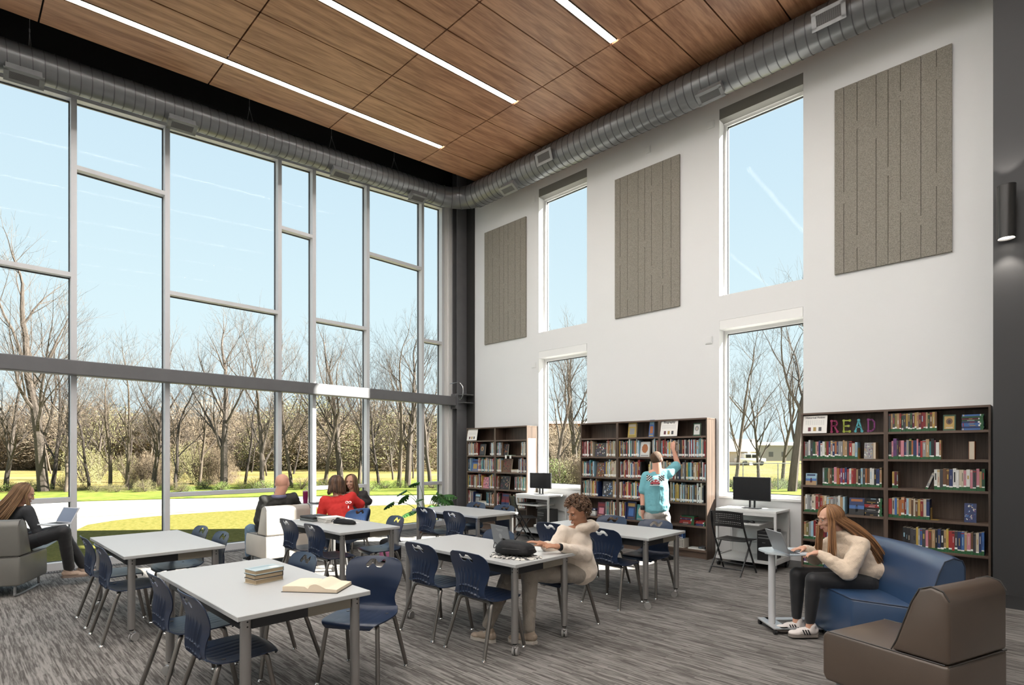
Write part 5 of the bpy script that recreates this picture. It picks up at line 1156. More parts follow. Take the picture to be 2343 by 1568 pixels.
for (h1, k1, a1) in ((hp1, kn1, an1), (hp2, kn2, an2)): chain(b, [h1, k1, a1], [.07, .055, .038]); 
skin_up(b, 'body', SK2, t, .006, 5); face(t, hd_, B, 1.0)
M_cream_h = mat('cream_fleece', (.70, .60, .50), .9, bump=.25, bscale=120, sheen=.3)
b = MB(); torso(b, pel+Vector((0, 0, .06)), chest, neck-Vector((0, 0, .05)), shL_, shR_, 1.04, fat=1.0)
for (s1, e1, w1) in ((shL_, elL, wrL), (shR_, elR, wrR)): d = (w1-e1).normalized(); chain(b, [s1-Vector((0, 0, .022)), s1.lerp(e1, .5), e1, e1.lerp(w1, .55), w1-d*.035], [.066, .074, .072, .060, .044])
pb = (chest-neck).normalized()
for k in range(14): a = k*2*PI/14; q = neck-Vector((0, 0, .012))+Vector((math.cos(a)*.085, math.sin(a)*.085, .018*math.sin(a+.8))); ico(b, q, .040, None, 2)
ico(b, neck+Vector((.02, .06, -.025)), (.10, .09, .055)); cap(b, chest, pel+Vector((0, 0, .02)), .15, .165); skin_up(b, 'hoodie', M_cream_h, t, .009, 12, .014, .06)
b = MB(); 
for k in range(12): a = k*2*PI/12; ico(b, neck+Vector((math.cos(a)*.058, math.sin(a)*.058, -.004+.012*math.sin(a+.8))), .012, None, 2)
skin_up(b, 'black_collar', M_nyl, t, .006, 3)
b = MB(); d = (wrL-elL).normalized(); cap(b, wrL-d*.045, wrL-d*.010, .035, .034); b.build('wrist_band', M_nyl, t, smooth=True)
ch_f = Vector((-.62, -.72, -.05)).normalized(); lc = chest+Vector((.075, -.02, .07)); BB = basis(-ch_f); 
M_tr = mat('stone_trousers', (.26, .225, .19), .85, bump=.3, bscale=90, sheen=.2)
b = MB()
for (h1, k1, a1) in ((hp1, kn1, an1), (hp2, kn2, an2)): chain(b, [pel-Vector((0, 0, .02)), h1, h1.lerp(k1, .5), k1, k1.lerp(a1, .5), a1+Vector((0, 0, .02))], [.10, .095, .090, .076, .064, .056])
ico(b, pel-Vector((0, 0, .03)), (.14, .12, .08)); skin_up(b, 'trousers', M_tr, t, .009, 5, .014, .06)
for (a1, f1) in ((an1, Vector((-.78, -.35, 0))), (an2, Vector((-.86, -.15, 0)))): shoe(t, a1+Vector((0, 0, .088-a1.z)) , f1, mat('tan_sneaker', (.33, .26, .20), .8, bump=.4, bscale=70), mat('pale_sole', (.45, .41, .36), .7), stripes=None)
rh = random.Random(3); b = MB()
for k in range(760):
    u = Vector((rh.gauss(0, 1), rh.gauss(0, 1), rh.gauss(0, 1))).normalized()
    if u.z < -.72 or (u.y > .0 and u.z < .02) or (u.y > .30 and u.z < .36) or (u.y > .72 and u.z < .50): continue
    c = hd_+B @ Vector((u.x*.102, u.y*.110-.014, u.z*.114+.034)); R3 = Matrix.Rotation(rh.uniform(0, 6.28), 3, u.orthogonal()); cr_ = rh.uniform(.008, .014)
    pts = []; a0 = rh.uniform(0, 6.28); e1 = u.orthogonal().normalized(); e2 = u.cross(e1)
    for q in range(9): a = a0+q*.95; v = (e1*math.cos(a)+e2*math.sin(a))*cr_*(1-.04*q)+u*(q*.0042-.008); pts.append(c+B @ v)
    b.tube(pts, [.0036]*8+[.0012], 4)
ico(b, hd_+B @ Vector((0, -.030, .050)), (.088, .094, .090), B, 3); b.build('hair', H_curl, t, smooth=True)
M_ps = mat('print_grey', (.10, .09, .09), .8)
o = text('chest_print', 'ATHLETICS', .018, Matrix.Translation(J(1327, 1213, 4.93)) @ basis(Vector((.45, .88, 0)).normalized()).to_4x4() @ Matrix.Rotation(PI/2, 4, 'X') if False else Matrix.Identity(4), M_ps, t) if False else None

# --- girl on the blue sofa ------------------------------------------------
t = P0(person('person with long auburn hair and glasses in a cream sweatshirt typing on the blue sofa', (0, 0, 0)))
D = 4.85; fw0 = Vector((-.7169, -.6972, 0)); side_ = Vector((.6972, -.7169, 0))   # side_ towards the camera
hd_ = J(1899, 1188, D); fwd = (fw0+Vector((0, 0, -.22))).normalized(); B = basis(fwd)
neck = J(1922, 1216, D); chest = J(1950, 1262, D); pel = J(1976, 1318, D); shN = J(1945, 1238, D)+side_*.16; shF = J(1935, 1238, D)-side_*.16
elN = J(1908, 1298, D)+side_*.20; wrN = J(1862, 1262, D)+side_*.07; elF = J(1890, 1284, D)-side_*.18; wrF = J(1852, 1258, D)-side_*.08
hpN = J(1968, 1330, D)+side_*.09; hpF = J(1968, 1330, D)-side_*.09; knN = J(1850, 1322, D)+side_*.08; knF = J(1838, 1320, D)-side_*.10; anN = J(1846, 1425, D)+side_*.05; anF = J(1836, 1412, D)-side_*.10
anN.z = .105; anF.z = .105
b = MB(); head(b, hd_, B, .95, .95); chain(b, [hd_-Vector((0, 0, .04))-fwd*.02, neck-Vector((0, 0, .02))], [.048, .05]); torso(b, pel, chest, neck, shF, shN, .74)
for (s1, e1, w1) in ((shN, elN, wrN), (shF, elF, wrF)): chain(b, [s1, e1, w1], [.040, .032, .023])
hand(b, wrN, fw0*.9+Vector((0, 0, -.12)), Vector((-.1, 0, 1)), .92, .75, 1); hand(b, wrF, fw0*.95+Vector((0, 0, -.10)), Vector((-.1, 0, 1)), .92, .75, -1)
for (h1, k1, a1) in ((hpN, knN, anN), (hpF, knF, anF)): chain(b, [h1, k1, a1, a1-Vector((0, 0, .03))], [.07, .05, .034, .036])
skin_up(b, 'body', SK1, t, .006, 5); face(t, hd_, B, .95)
b = MB()
for q in (-1, 1):
    pts = [hd_+B @ Vector((q*.031+.021*math.cos(a), .098, .006+.016*math.sin(a))) for a in [i*2*PI/16 for i in range(16)]]; b.tube(pts, .0014, 5, closed=True); b.tube([hd_+B @ Vector((q*.052, .097, .010)), hd_+B @ Vector((q*.076, .0, .008))], .0014, 5)
b.tube([hd_+B @ Vector((-.010, .099, .010)), hd_+B @ Vector((.010, .099, .010))], .0014, 5); b.build('glasses', mat('wire', (.25, .2, .16), .3, .8), t)
M_sw = mat('cream_sweatshirt', (.68, .55, .42), .95, bump=.3, bscale=130, sheen=.3)
b = MB(); torso(b, pel+Vector((0, 0, .055)), chest, neck-Vector((0, 0, .012)), shF, shN, 1.0, fat=.98); ico(b, pel+Vector((0, 0, .065))-fw0*.02, (.185, .165, .105)); cap(b, chest, pel+Vector((0, 0, .05)), .155, .16)
for (s1, e1, w1) in ((shN, elN, wrN), (shF, elF, wrF)): d = (w1-e1).normalized(); chain(b, [s1-Vector((0, 0, .02)), s1.lerp(e1, .5), e1, e1.lerp(w1, .5), w1-d*.045, w1-d*.015], [.064, .072, .074, .062, .046, .036])
for k in range(10): a = k*2*PI/10; ico(b, neck+Vector((math.cos(a)*.062, math.sin(a)*.062, -.015)), .026, None, 2)
skin_up(b, 'sweatshirt', M_sw, t, .008, 12, .014, .05)
M_leg2 = mat('black_leggings', (.012, .012, .014), .6, sheen=.15)
b = MB(); ico(b, pel-Vector((0, 0, .02)), (.155, .155, .10))
for (h1, k1, a1) in ((hpN, knN, anN), (hpF, knF, anF)): chain(b, [h1, h1.lerp(k1, .5), k1, k1.lerp(a1, .35), a1+Vector((0, 0, .05))], [.092, .082, .066, .060, .044])
skin_up(b, 'leggings', M_leg2, t, .008, 5, .004, .05)
M_sn = mat('white_sneaker', (.72, .66, .63), .5)
for a1 in (anN, anF): shoe(t, a1, fw0, M_sn, mat('gum_sole', (.22, .19, .17), .6), stripes=M_blk)
longhair(t, hd_, B, .98, H_aub, 620, .40, (.235, .225), front=-.02, seed=4, back=Vector((.06, .06, .03)), width=.10, cover=.30)
# --- girl at the far left --------------------------------------------------
t = P0(person('person with long brown hair in a dark top with a laptop at far left', (0, 0, 0)))
D = 6.62; fw0 = Vector((-.42, .90, 0)).normalized(); sd = Vector((fw0.y, -fw0.x, 0))
hd_ = J(55, 1130, D); fwd = Vector((.05, .90, -.42)).normalized(); B = basis(fwd); neck = J(42, 1156, D); chest = J(28, 1192, D); pel = J(40, 1246, D-.05)
shA = neck+Vector((0, 0, -.055))+sd*.165; shB = neck+Vector((0, 0, -.055))-sd*.165; elA = shA+Vector((0, 0, -.25))+fw0*.08+sd*.03; elB = shB+Vector((0, 0, -.25))+fw0*.08; wrA = J(98, 1221, D); wrB = J(88, 1224, D+.25)
hA = pel+sd*.09; hB = pel-sd*.09; kA = J(146, 1216, 6.55); kB = J(140, 1212, 6.85); aA = J(158, 1305, 6.75); aB = J(190, 1300, 6.95)
b = MB(); head(b, hd_, B, .98, .95); chain(b, [hd_-Vector((0, 0, .04))-fwd*.02, neck-Vector((0, 0, .02))], [.048, .05]); torso(b, pel, chest, neck, shB, shA, .76)
for (s1, e1, w1) in ((shA, elA, wrA), (shB, elB, wrB)): chain(b, [s1, e1, w1], [.040, .033, .024]); hand(b, w1, fw0+Vector((0, 0, -.1)), Vector((0, 0, 1)), .92, .5, 1 if w1 is wrB else -1)
for (h1, k1, a1) in ((hA, kA, aA), (hB, kB, aB)): chain(b, [h1, k1, a1], [.07, .05, .034])
skin_up(b, 'body', SK1, t, .006, 5); face(t, hd_, B, .98)
M_gt = mat('charcoal_knit', (.045, .047, .052), .9, bump=.3, bscale=120)
b = MB(); torso(b, pel+Vector((0, 0, .05)), chest, neck-Vector((0, 0, .02)), shB, shA, .92)
for (s1, e1, w1) in ((shA, elA, wrA), (shB, elB, wrB)): chain(b, [s1, e1, e1.lerp(w1, .8)], [.062, .052, .040])
skin_up(b, 'top', M_gt, t, .009, 5, .010, .06)
b = MB(); ico(b, pel-Vector((0, 0, .02)), (.155, .155, .10))
for (h1, k1, a1) in ((hA, kA, aA), (hB, kB, aB)): chain(b, [h1, h1.lerp(k1, .5), k1, k1.lerp(a1, .4), a1+Vector((0, 0, .04))], [.092, .086, .072, .064, .060])
skin_up(b, 'trousers', M_leg2, t, .009, 5, .006, .06)
for a1 in (aA, aB): shoe(t, a1, Vector((.35, .93, 0)), mat('beige_sneaker', (.42, .31, .24), .8, bump=.4, bscale=60), mat('sole_brown', (.20, .15, .12), .7))
longhair(t, hd_, B, 1.0, H_brown, 420, .36, (-.03, -.20), front=-.25, seed=8, width=.06, cover=.40)
kk = (kA+kB)/2; lq = kk-fw0*.09+Vector((0, 0, .078)); lt, R = laptop('white laptop open on the lap of the girl at the far left', (lq.x+fw0.x*.10, lq.y+fw0.y*.10, lq.z), math.atan2(fw0.y, fw0.x)-PI/2, 118, w=.28, d=.20, lid=(.62, .63, .66), base=(.6, .62, .65))
# --- bald man ---------------------------------------------------------------
t = P0(person('bald person in a black jacket and jeans sitting with his back to the camera', (0, 0, 0)))
hd_ = J(646, 1107, 8.05); fwd = Vector((-.72, .66, -.10)).normalized(); B = basis(fwd); neck = J(638, 1134, 8.03); chest = J(628, 1172, 8.08); pel = J(600, 1222, 8.25)
ax = Vector((.30, .93, .05)).normalized(); sA = neck+Vector((0, 0, -.035))-ax*.20; sB = neck+Vector((0, 0, -.035))+ax*.20; eA = J(592, 1190, 7.95); wA = J(600, 1212, 8.3); eB = J(690, 1180, 8.5); wB = J(660, 1195, 8.6)
b = MB(); head(b, hd_, B, 1.22, 1.0); chain(b, [hd_-Vector((0, 0, .05))-fwd*.02, neck-Vector((0, 0, .03))], [.074, .080]); torso(b, pel, chest, neck, sA, sB, .9)
for (s1, e1, w1) in ((sA, eA, wA), (sB, eB, wB)): chain(b, [s1, e1, w1], [.05, .042, .03]); hand(b, w1, Vector((-1, .1, -.1)), Vector((0, 0, 1)), 1, .5, 1)
h1, h2 = pel+Vector((-.02, -.10, -.02)), pel+Vector((-.02, .10, -.02)); k1_, k2_ = J(574, 1212, 8.15), J(600, 1212, 8.75); a1_, a2_ = k1_+Vector((-.05, 0, -.42)), k2_+Vector((-.05, 0, -.42))
for (q1, q2, q3) in ((h1, k1_, a1_), (h2, k2_, a2_)): q3.z = .09; chain(b, [q1, q2, q3], [.08, .06, .045])
skin_up(b, 'body', SK3, t, .007, 5); face(t, hd_, B, 1.22)
b = MB(); torso(b, pel+Vector((0, 0, .03)), chest, neck-Vector((0, 0, .018)), sA, sB, 1.12)
for (s1, e1, w1) in ((sA, eA, wA), (sB, eB, wB)): chain(b, [s1-Vector((0, 0, .03)), e1, w1], [.070, .075, .055])
skin_up(b, 'jacket', mat('black_jacket', (.028, .028, .026), .75, bump=.3, bscale=60), t, .010, 8, .022, .08)
b = MB(); 
for k in range(28): a = k*2*PI/28; ico(b, neck+Vector((math.cos(a)*.088, math.sin(a)*.088, -.012)), .026, None, 2)
skin_up(b, 'blue_collar', mat('slate_shirt', (.13, .13, .22), .8), t, .008, 3)
b = MB(); ico(b, pel-Vector((0, 0, .03)), (.18, .17, .11))
for (q1, q2, q3) in ((h1, k1_, a1_), (h2, k2_, a2_)): chain(b, [q1, q1.lerp(q2, .5), q2, q3+Vector((0, 0, .03))], [.105, .098, .085, .062])
skin_up(b, 'jeans', mat('denim', (.13, .20, .28), .8, var=.2, scale=60, bump=.3, bscale=90), t, .010, 5, .01, .06)
for q in (a1_, a2_): shoe(t, q, Vector((-1, 0, 0)), M_nyl, M_white)
# --- red shirt ---------------------------------------------------------------
t = P0(person('person in a red t-shirt with chin length brown hair seen from behind', (0, 0, 0)))
hd_ = J(770, 1110, 8.25); fwd = Vector((-.86, .46, -.22)).normalized(); B = basis(fwd); neck = J(774, 1136, 8.18); chest = J(780, 1172, 8.15); pel = J(793, 1222, 8.12)
ax = Vector((.55, .83, .08)).normalized(); sA = neck+Vector((0, 0, -.04))-ax*.20; sB = neck+Vector((0, 0, -.02))+ax*.20; eA = J(732, 1196, 8.15); wA = J(745, 1200, 8.5); eB = J(829, 1160, 8.35); wB = J(815, 1172, 8.6)
b = MB(); head(b, hd_, B, 1.1, 1.0); chain(b, [hd_-Vector((0, 0, .04))-fwd*.02, neck-Vector((0, 0, .03))], [.066, .072]); torso(b, pel, chest, neck, sA, sB, .95)
for (s1, e1, w1) in ((sA, eA, wA), (sB, eB, wB)): chain(b, [s1, e1, w1], [.052, .044, .030]); hand(b, w1, Vector((-1, .2, -.1)), Vector((0, 0, 1)), 1, .5, 1)
h1, h2 = pel+Vector((0, -.10, -.02)), pel+Vector((0, .10, -.02)); k1_, k2_ = h1+Vector((-.42, -.04, .02)), h2+Vector((-.40, .10, .02)); a1_, a2_ = k1_+Vector((.08, -.02, 0)), k2_+Vector((.02, 0, 0))
for (q1, q2, q3) in ((h1, k1_, a1_), (h2, k2_, a2_)): q3.z = .09; chain(b, [q1, q2, q3], [.08, .06, .045])
skin_up(b, 'body', SK3, t, .007, 5); face(t, hd_, B, 1.0)
b = MB(); torso(b, pel+Vector((0, 0, .02)), chest, neck-Vector((0, 0, .025)), sA, sB, 1.16)
for (s1, e1, w1) in ((sA, eA, wA), (sB, eB, wB)): chain(b, [s1-Vector((0, 0, .03)), s1.lerp(e1, .75)], [.072, .078])
skin_up(b, 'red_shirt', mat('red_cotton', (.55, .022, .018), .8, bump=.3, bscale=60), t, .010, 5, .022, .07)
b = MB(); ico(b, pel-Vector((0, 0, .03)), (.19, .18, .11))
for (q1, q2, q3) in ((h1, k1_, a1_), (h2, k2_, a2_)): chain(b, [q1, q1.lerp(q2, .5), q2, q3+Vector((0, 0, .03))], [.11, .10, .085, .062])
skin_up(b, 'trousers', mat('dark_denim', (.03, .045, .08), .8), t, .010, 5, .01, .06)
for q in (a1_, a2_): shoe(t, q, Vector((-1, 0, 0)), mat('tan_shoe', (.40, .28, .14), .7), M_white)
longhair(t, hd_, B, 1.17, H_dark, 460, .14, (.02, -.01), front=0, seed=5, width=.03, cover=.30)
pc = J(797, 1150, 7.98); Bp = basis(-(DV*.9+RV*.0)); b = MB()
for q in (-1, 1): b.tube([pc+RV*(q*.022)+RV*.018*math.cos(a)+Vector((0, 0, .014*math.sin(a))) for a in [i*2*PI/12 for i in range(12)]], .0045, 5, closed=True)
b.tube([pc+Vector((0, 0, -.05)), pc+Vector((0, 0, -.085))], .006, 5); b.build('back_print', M_white, t)
# --- girl in dark hoodie -------------------------------------------------------
t = P0(person('person with long dark blonde hair in a charcoal hoodie facing the camera beside the window', (0, 0, 0)))
hd_ = J(803, 1103, 9.15); fwd = Vector((.62, -.76, -.10)).normalized(); B = basis(fwd); neck = J(808, 1127, 9.2); chest = J(815, 1160, 9.2); pel = J(812, 1205, 9.15)
ax = Vector((-.50, -.80, -.05)).normalized(); sA = neck+Vector((0, 0, -.035))-ax*.175; sB = neck+Vector((0, 0, -.025))+ax*.175; eA = J(843, 1148, 9.35); wA = J(820, 1150, 9.05); eB = J(778, 1172, 9.1); wB = J(790, 1195, 8.9)
b = MB(); head(b, hd_, B, .98, .98); chain(b, [hd_-Vector((0, 0, .04))-fwd*.02, neck-Vector((0, 0, .03))], [.052, .056]); torso(b, pel, chest, neck, sA, sB, .85)
for (s1, e1, w1) in ((sA, eA, wA), (sB, eB, wB)): chain(b, [s1, e1, w1], [.045, .038, .028]); hand(b, w1, Vector((.2, -.9, -.1)), Vector((0, 0, 1)), .95, .5, 1)
h1, h2 = pel+Vector((-.09, -.02, -.02)), pel+Vector((.09, -.02, -.02)); k1_, k2_ = h1+Vector((0, -.42, .02)), h2+Vector((.05, -.42, .02)); a1_, a2_ = k1_+Vector((0, .05, 0)), k2_+Vector((0, 0.05, 0))
for (q1, q2, q3) in ((h1, k1_, a1_), (h2, k2_, a2_)): q3.z = .09; chain(b, [q1, q2, q3], [.075, .055, .04])
skin_up(b, 'body', SK1, t, .007, 5); face(t, hd_, B, .98)
b = MB(); torso(b, pel+Vector((0, 0, .03)), chest, neck-Vector((0, 0, .02)), sA, sB, 1.04)
for (s1, e1, w1) in ((sA, eA, wA), (sB, eB, wB)): chain(b, [s1-Vector((0, 0, .025)), e1, w1], [.064, .066, .050])
skin_up(b, 'hoodie', mat('charcoal_hoodie', (.040, .036, .036), .9, bump=.3, bscale=60), t, .010, 5, .018, .07)
b = MB(); ico(b, pel-Vector((0, 0, .03)), (.16, .16, .10))
for (q1, q2, q3) in ((h1, k1_, a1_), (h2, k2_, a2_)): chain(b, [q1, q1.lerp(q2, .5), q2, q3+Vector((0, 0, .03))], [.10, .09, .075, .055])
skin_up(b, 'trousers', M_leg2, t, .010, 5)
for q in (a1_, a2_): shoe(t, q, Vector((0, -1, 0)), M_nyl, M_white)
longhair(t, hd_, B, 1.0, hairmat('hair_dkblond', (.07, .04, .02), (.24, .15, .08)), 420, .26, (-.06, .06), front=.4, seed=6, width=.06, cover=.30)
# --- boy in teal shirt -----------------------------------------------------------
t = P0(person('person in a turquoise t-shirt and grey shorts reaching up to the middle bookcase', (0, 0, 0)))
D = 8.30; hd_ = J(1504, 1051, D); fwd = Vector((.12, .98, .10)).normalized(); B = basis(fwd); neck = J(1504, 1073, D-.02); chest = J(1500, 1112, D); pel = J(1502, 1170, D)
rt = Vector((.97, -.05, 0)); sL = J(1479, 1089, D-.02); sR = J(1529, 1080, D+.0); eL = J(1471, 1132, D+.02); wL = J(1470, 1166, D-.03); eR = J(1551, 1064, D+.12); wR = J(1541, 1030, D+.16)
h1, h2 = J(1489, 1182, D), J(1516, 1182, D); k1_, k2_ = J(1487, 1222, D+.02), J(1520, 1222, D+.02); a1_, a2_ = J(1486, 1268, D), J(1522, 1268, D); a1_.z = .09; a2_.z = .09
b = MB(); head(b, hd_, B, 1.0, 1.03); chain(b, [hd_-Vector((0, 0, .04))-fwd*.02, neck-Vector((0, 0, .05))], [.068, .078]); torso(b, pel, chest, neck, sL, sR, 1.0)
for (s1, e1, w1, sd_) in ((sL, eL, wL, 1), (sR, eR, wR, -1)): chain(b, [s1, e1, w1], [.055, .045, .030]); hand(b, w1, Vector((-.12, .12, .9)) if sd_ < 0 else Vector((.0, .05, -1)), Vector((0, -1, 0)) if sd_ < 0 else Vector((-1, 0, 0)), 1.0, .45 if sd_ > 0 else .9, sd_)
for (q1, q2, q3) in ((h1, k1_, a1_), (h2, k2_, a2_)): chain(b, [q1, q2, q2.lerp(q3, .35), q3], [.09, .060, .062, .042])
skin_up(b, 'body', SK3, t, .007, 5)
b = MB(); torso(b, pel+Vector((0, 0, .08)), chest, neck-Vector((0, 0, .02)), sL, sR, 1.12, fat=1.02); ico(b, pel+Vector((0, 0, .09)), (.205, .165, .09))
for (s1, e1) in ((sL, eL), (sR, eR)): chain(b, [s1-Vector((0, 0, .025)), s1.lerp(e1, .72)], [.078, .084])
cap(b, chest, pel+Vector((0, 0, .10)), .19, .20)
shirt = skin_up(b, 'teal_shirt', mat('turquoise_cotton', (.17, .44, .50), .85, bump=.3, bscale=60), t, .010, 12, .014, .06)
b = MB(); ico(b, pel-Vector((0, 0, .02)), (.19, .15, .10))
for (q1, q2) in ((h1, k1_), (h2, k2_)): chain(b, [q1, q2+Vector((0, 0, .07))], [.115, .112])
skin_up(b, 'shorts', mat('grey_shorts', (.40, .375, .35), .85, bump=.2, bscale=50), t, .010, 4, .014, .05)
for q in (a1_, a2_):
    shoe(t, q, Vector((.25, .95, 0)), M_blk, M_blk); b = MB(); cap(b, q+Vector((0, 0, .0)), q+Vector((0, 0, .10)), .047, .052); b.build('sock', M_nyl, t, smooth=True)
b = MB(); cap(b, wL+Vector((0, 0, .01)), wL+Vector((0, 0, .035)), .033, .034); b.build('watch', M_blk, t, smooth=True)
b = MB(); ico(b, hd_+B @ Vector((0, -.022, .022)), (.084, .100, .098), B, 4); hh = b.build('hair', mat('hair_crop', (.085, .045, .022), .8, var=.4, scale=120, bump=.6, bscale=300), t, smooth=True)
# print on the back of the shirt: two checkered flags crossed over a red car shape
pc = J(1500, 1103, D-.225); X = RV; Z = Vector((0, 0, 1)); b = MB()
def dq(x0, z0, x1, z1, k, sh=0, off=0): b.add([pc+X*(x0+sh*z0)+Z*z0-DV*off, pc+X*(x1+sh*z0)+Z*z0-DV*off, pc+X*(x1+sh*z1)+Z*z1-DV*off, pc+X*(x0+sh*z1)+Z*z1-DV*off]+[pc+X*(x0+sh*z0)+Z*z0+DV*.01, pc+X*(x1+sh*z0)+Z*z0+DV*.01, pc+X*(x1+sh*z1)+Z*z1+DV*.01, pc+X*(x0+sh*z1)+Z*z1+DV*.01], [(3, 2, 1, 0), (4, 5, 6, 7), (0, 1, 5, 4), (1, 2, 6, 5), (2, 3, 7, 6), (3, 0, 4, 7)], k)
for s_ in (-1, 1):
    for i in range(5):
        for j in range(5):
            x = s_*(.045+i*.017); z_ = .0+j*.017+i*.004; dq(min(x, x+s_*.017), z_, max(x, x+s_*.017), z_+.017, (i+j) % 2)
for (x0, z0, x1, z1) in ((-.07, -.035, .07, -.005), (-.045, -.005, .045, .018), (-.02, .018, .025, .036)): dq(x0, z0, x1, z1, 2, .15, .003)
for (x0, z0, x1, z1) in ((-.035, .0, -.012, .012), (.006, .0, .03, .012), (-.08, -.055, .08, -.047)): dq(x0, z0, x1, z1, 1, 0, .005)
for (x0, z0, x1, z1) in ((-.06, -.042, -.04, -.028), (.04, -.042, .06, -.028)): dq(x0, z0, x1, z1, 0, 0, .006)
b.build('shirt_print', [M_blk, M_white, mat('print_red', (.55, .10, .12), .7)], t)

# ------------------------------------------------------------------ outside
GZ = -.15
M_conc = mat('concrete', (.25, .238, .225), .9, var=.08, scale=.6); M_road = mat('road', (.165, .142, .128), .95, var=.06, scale=.5)
def grassmat(name, c1, c2, c3, sc):
    m = bpy.data.materials.new(name); m.use_nodes = True; n = m.node_tree; bs = n.nodes['Principled BSDF']; tcx = n.nodes.new('ShaderNodeTexCoord')
    a = n.nodes.new('ShaderNodeTexNoise'); a.inputs['Scale'].default_value = sc; a.inputs['Detail'].default_value = 8; a.inputs['Roughness'].default_value = .75; n.links.new(tcx.outputs['Object'], a.inputs[0])
    r = n.nodes.new('ShaderNodeValToRGB'); r.color_ramp.elements[0].position = .35; r.color_ramp.elements[1].position = .65; r.color_ramp.elements[0].color = (*c1, 1); r.color_ramp.elements[1].color = (*c3, 1); e = r.color_ramp.elements.new(.5); e.color = (*c2, 1)
    n.links.new(a.outputs[0], r.inputs[0]); n.links.new(r.outputs[0], bs.inputs['Base Color']); bs.inputs['Roughness'].default_value = .95; bs.inputs['Specular IOR Level'].default_value = .1; return m
M_lawn = grassmat('lawn_grass', (.060, .066, .012), (.118, .105, .022), (.165, .135, .045), 9.0); M_mead = grassmat('meadow_grass', (.085, .095, .022), (.17, .135, .045), (.21, .15, .075), .12); M_verge = grassmat('verge_grass', (.06, .09, .014), (.11, .13, .022), (.15, .15, .035), 2.0)
def sheet(name, poly, z, m, th=.05):
    from mathutils.geometry import tessellate_polygon
    n = len(poly); tris = tessellate_polygon([[Vector((p[0], p[1], 0)) for p in poly]]); vs = [(p[0], p[1], z-th) for p in poly]+[(p[0], p[1], z) for p in poly]; fs = []
    for (i, j, k) in tris:
        a, b_, c = (Vector((poly[q][0], poly[q][1], 0)) for q in (i, j, k))
        if (b_-a).cross(c-a).z < 0: i, j = j, i
        fs += [(i+n, j+n, k+n), (k, j, i)]
    b = MB(); b.add(vs, fs+[(i, (i+1) % n, n+(i+1) % n, n+i) for i in range(n)]); return struct(b.build(name, m))
sheet('pavement', [(-400, -300), (300, -300), (300, 400), (-400, 400)], GZ-.02, M_conc, .5)
le = [onz(px, py, GZ) for px, py in ((-60, 1330), (60, 1282), (110, 1256), (160, 1224), (200, 1205), (260, 1195), (320, 1188), (400, 1181), (500, 1174), (620, 1168), (800, 1162), (950, 1158), (1040, 1156))]
sheet('lawn', [(XG-.3, -2.0)]+[(p.x, p.y) for p in le]+[(XG-.3, 13.0)], GZ+.04, M_lawn, .1)
rn = [onz(px, py, GZ) for px, py in ((-500, 1222), (-200, 1204), (0, 1193), (180, 1183), (400, 1172), (650, 1163), (900, 1155), (1040, 1151))]; rf = [onz(px, py, GZ) for px, py in ((1040, 1141), (900, 1143), (650, 1147), (400, 1153), (180, 1159), (0, 1164), (-200, 1168), (-500, 1176))]
sheet('road', [(p.x, p.y) for p in rn+rf], GZ-.008, M_road, .05)
ve = [onz(px, py, GZ) for px, py in ((-900, 1166), (-500, 1160), (-200, 1153), (0, 1150), (180, 1147), (400, 1141), (650, 1136), (900, 1133), (1060, 1132), (1180, 1132), (1300, 1133), (1560, 1135), (1760, 1136), (1900, 1136), (2300, 1137), (3000, 1137))]
far = [(420, 60), (420, 420), (-420, 420), (-420, -60)]
sheet('verge', [(p.x, p.y) for p in ve]+[(ve[-1].x+6, ve[-1].y+7), (-6, 42), (-28, 30), (-34, 18), (-36, 4), (-38, -14), (ve[0].x-8, ve[0].y-2)], GZ+.015, M_verge, .1)
sheet('meadow', [(-34, -40), (-33.5, 4), (-31, 18), (-27, 29), (-6, 40), (40, 40), (300, 40), (300, 380), (-380, 380), (-380, -150), (-60, -150)], GZ+.03, M_mead, .1)
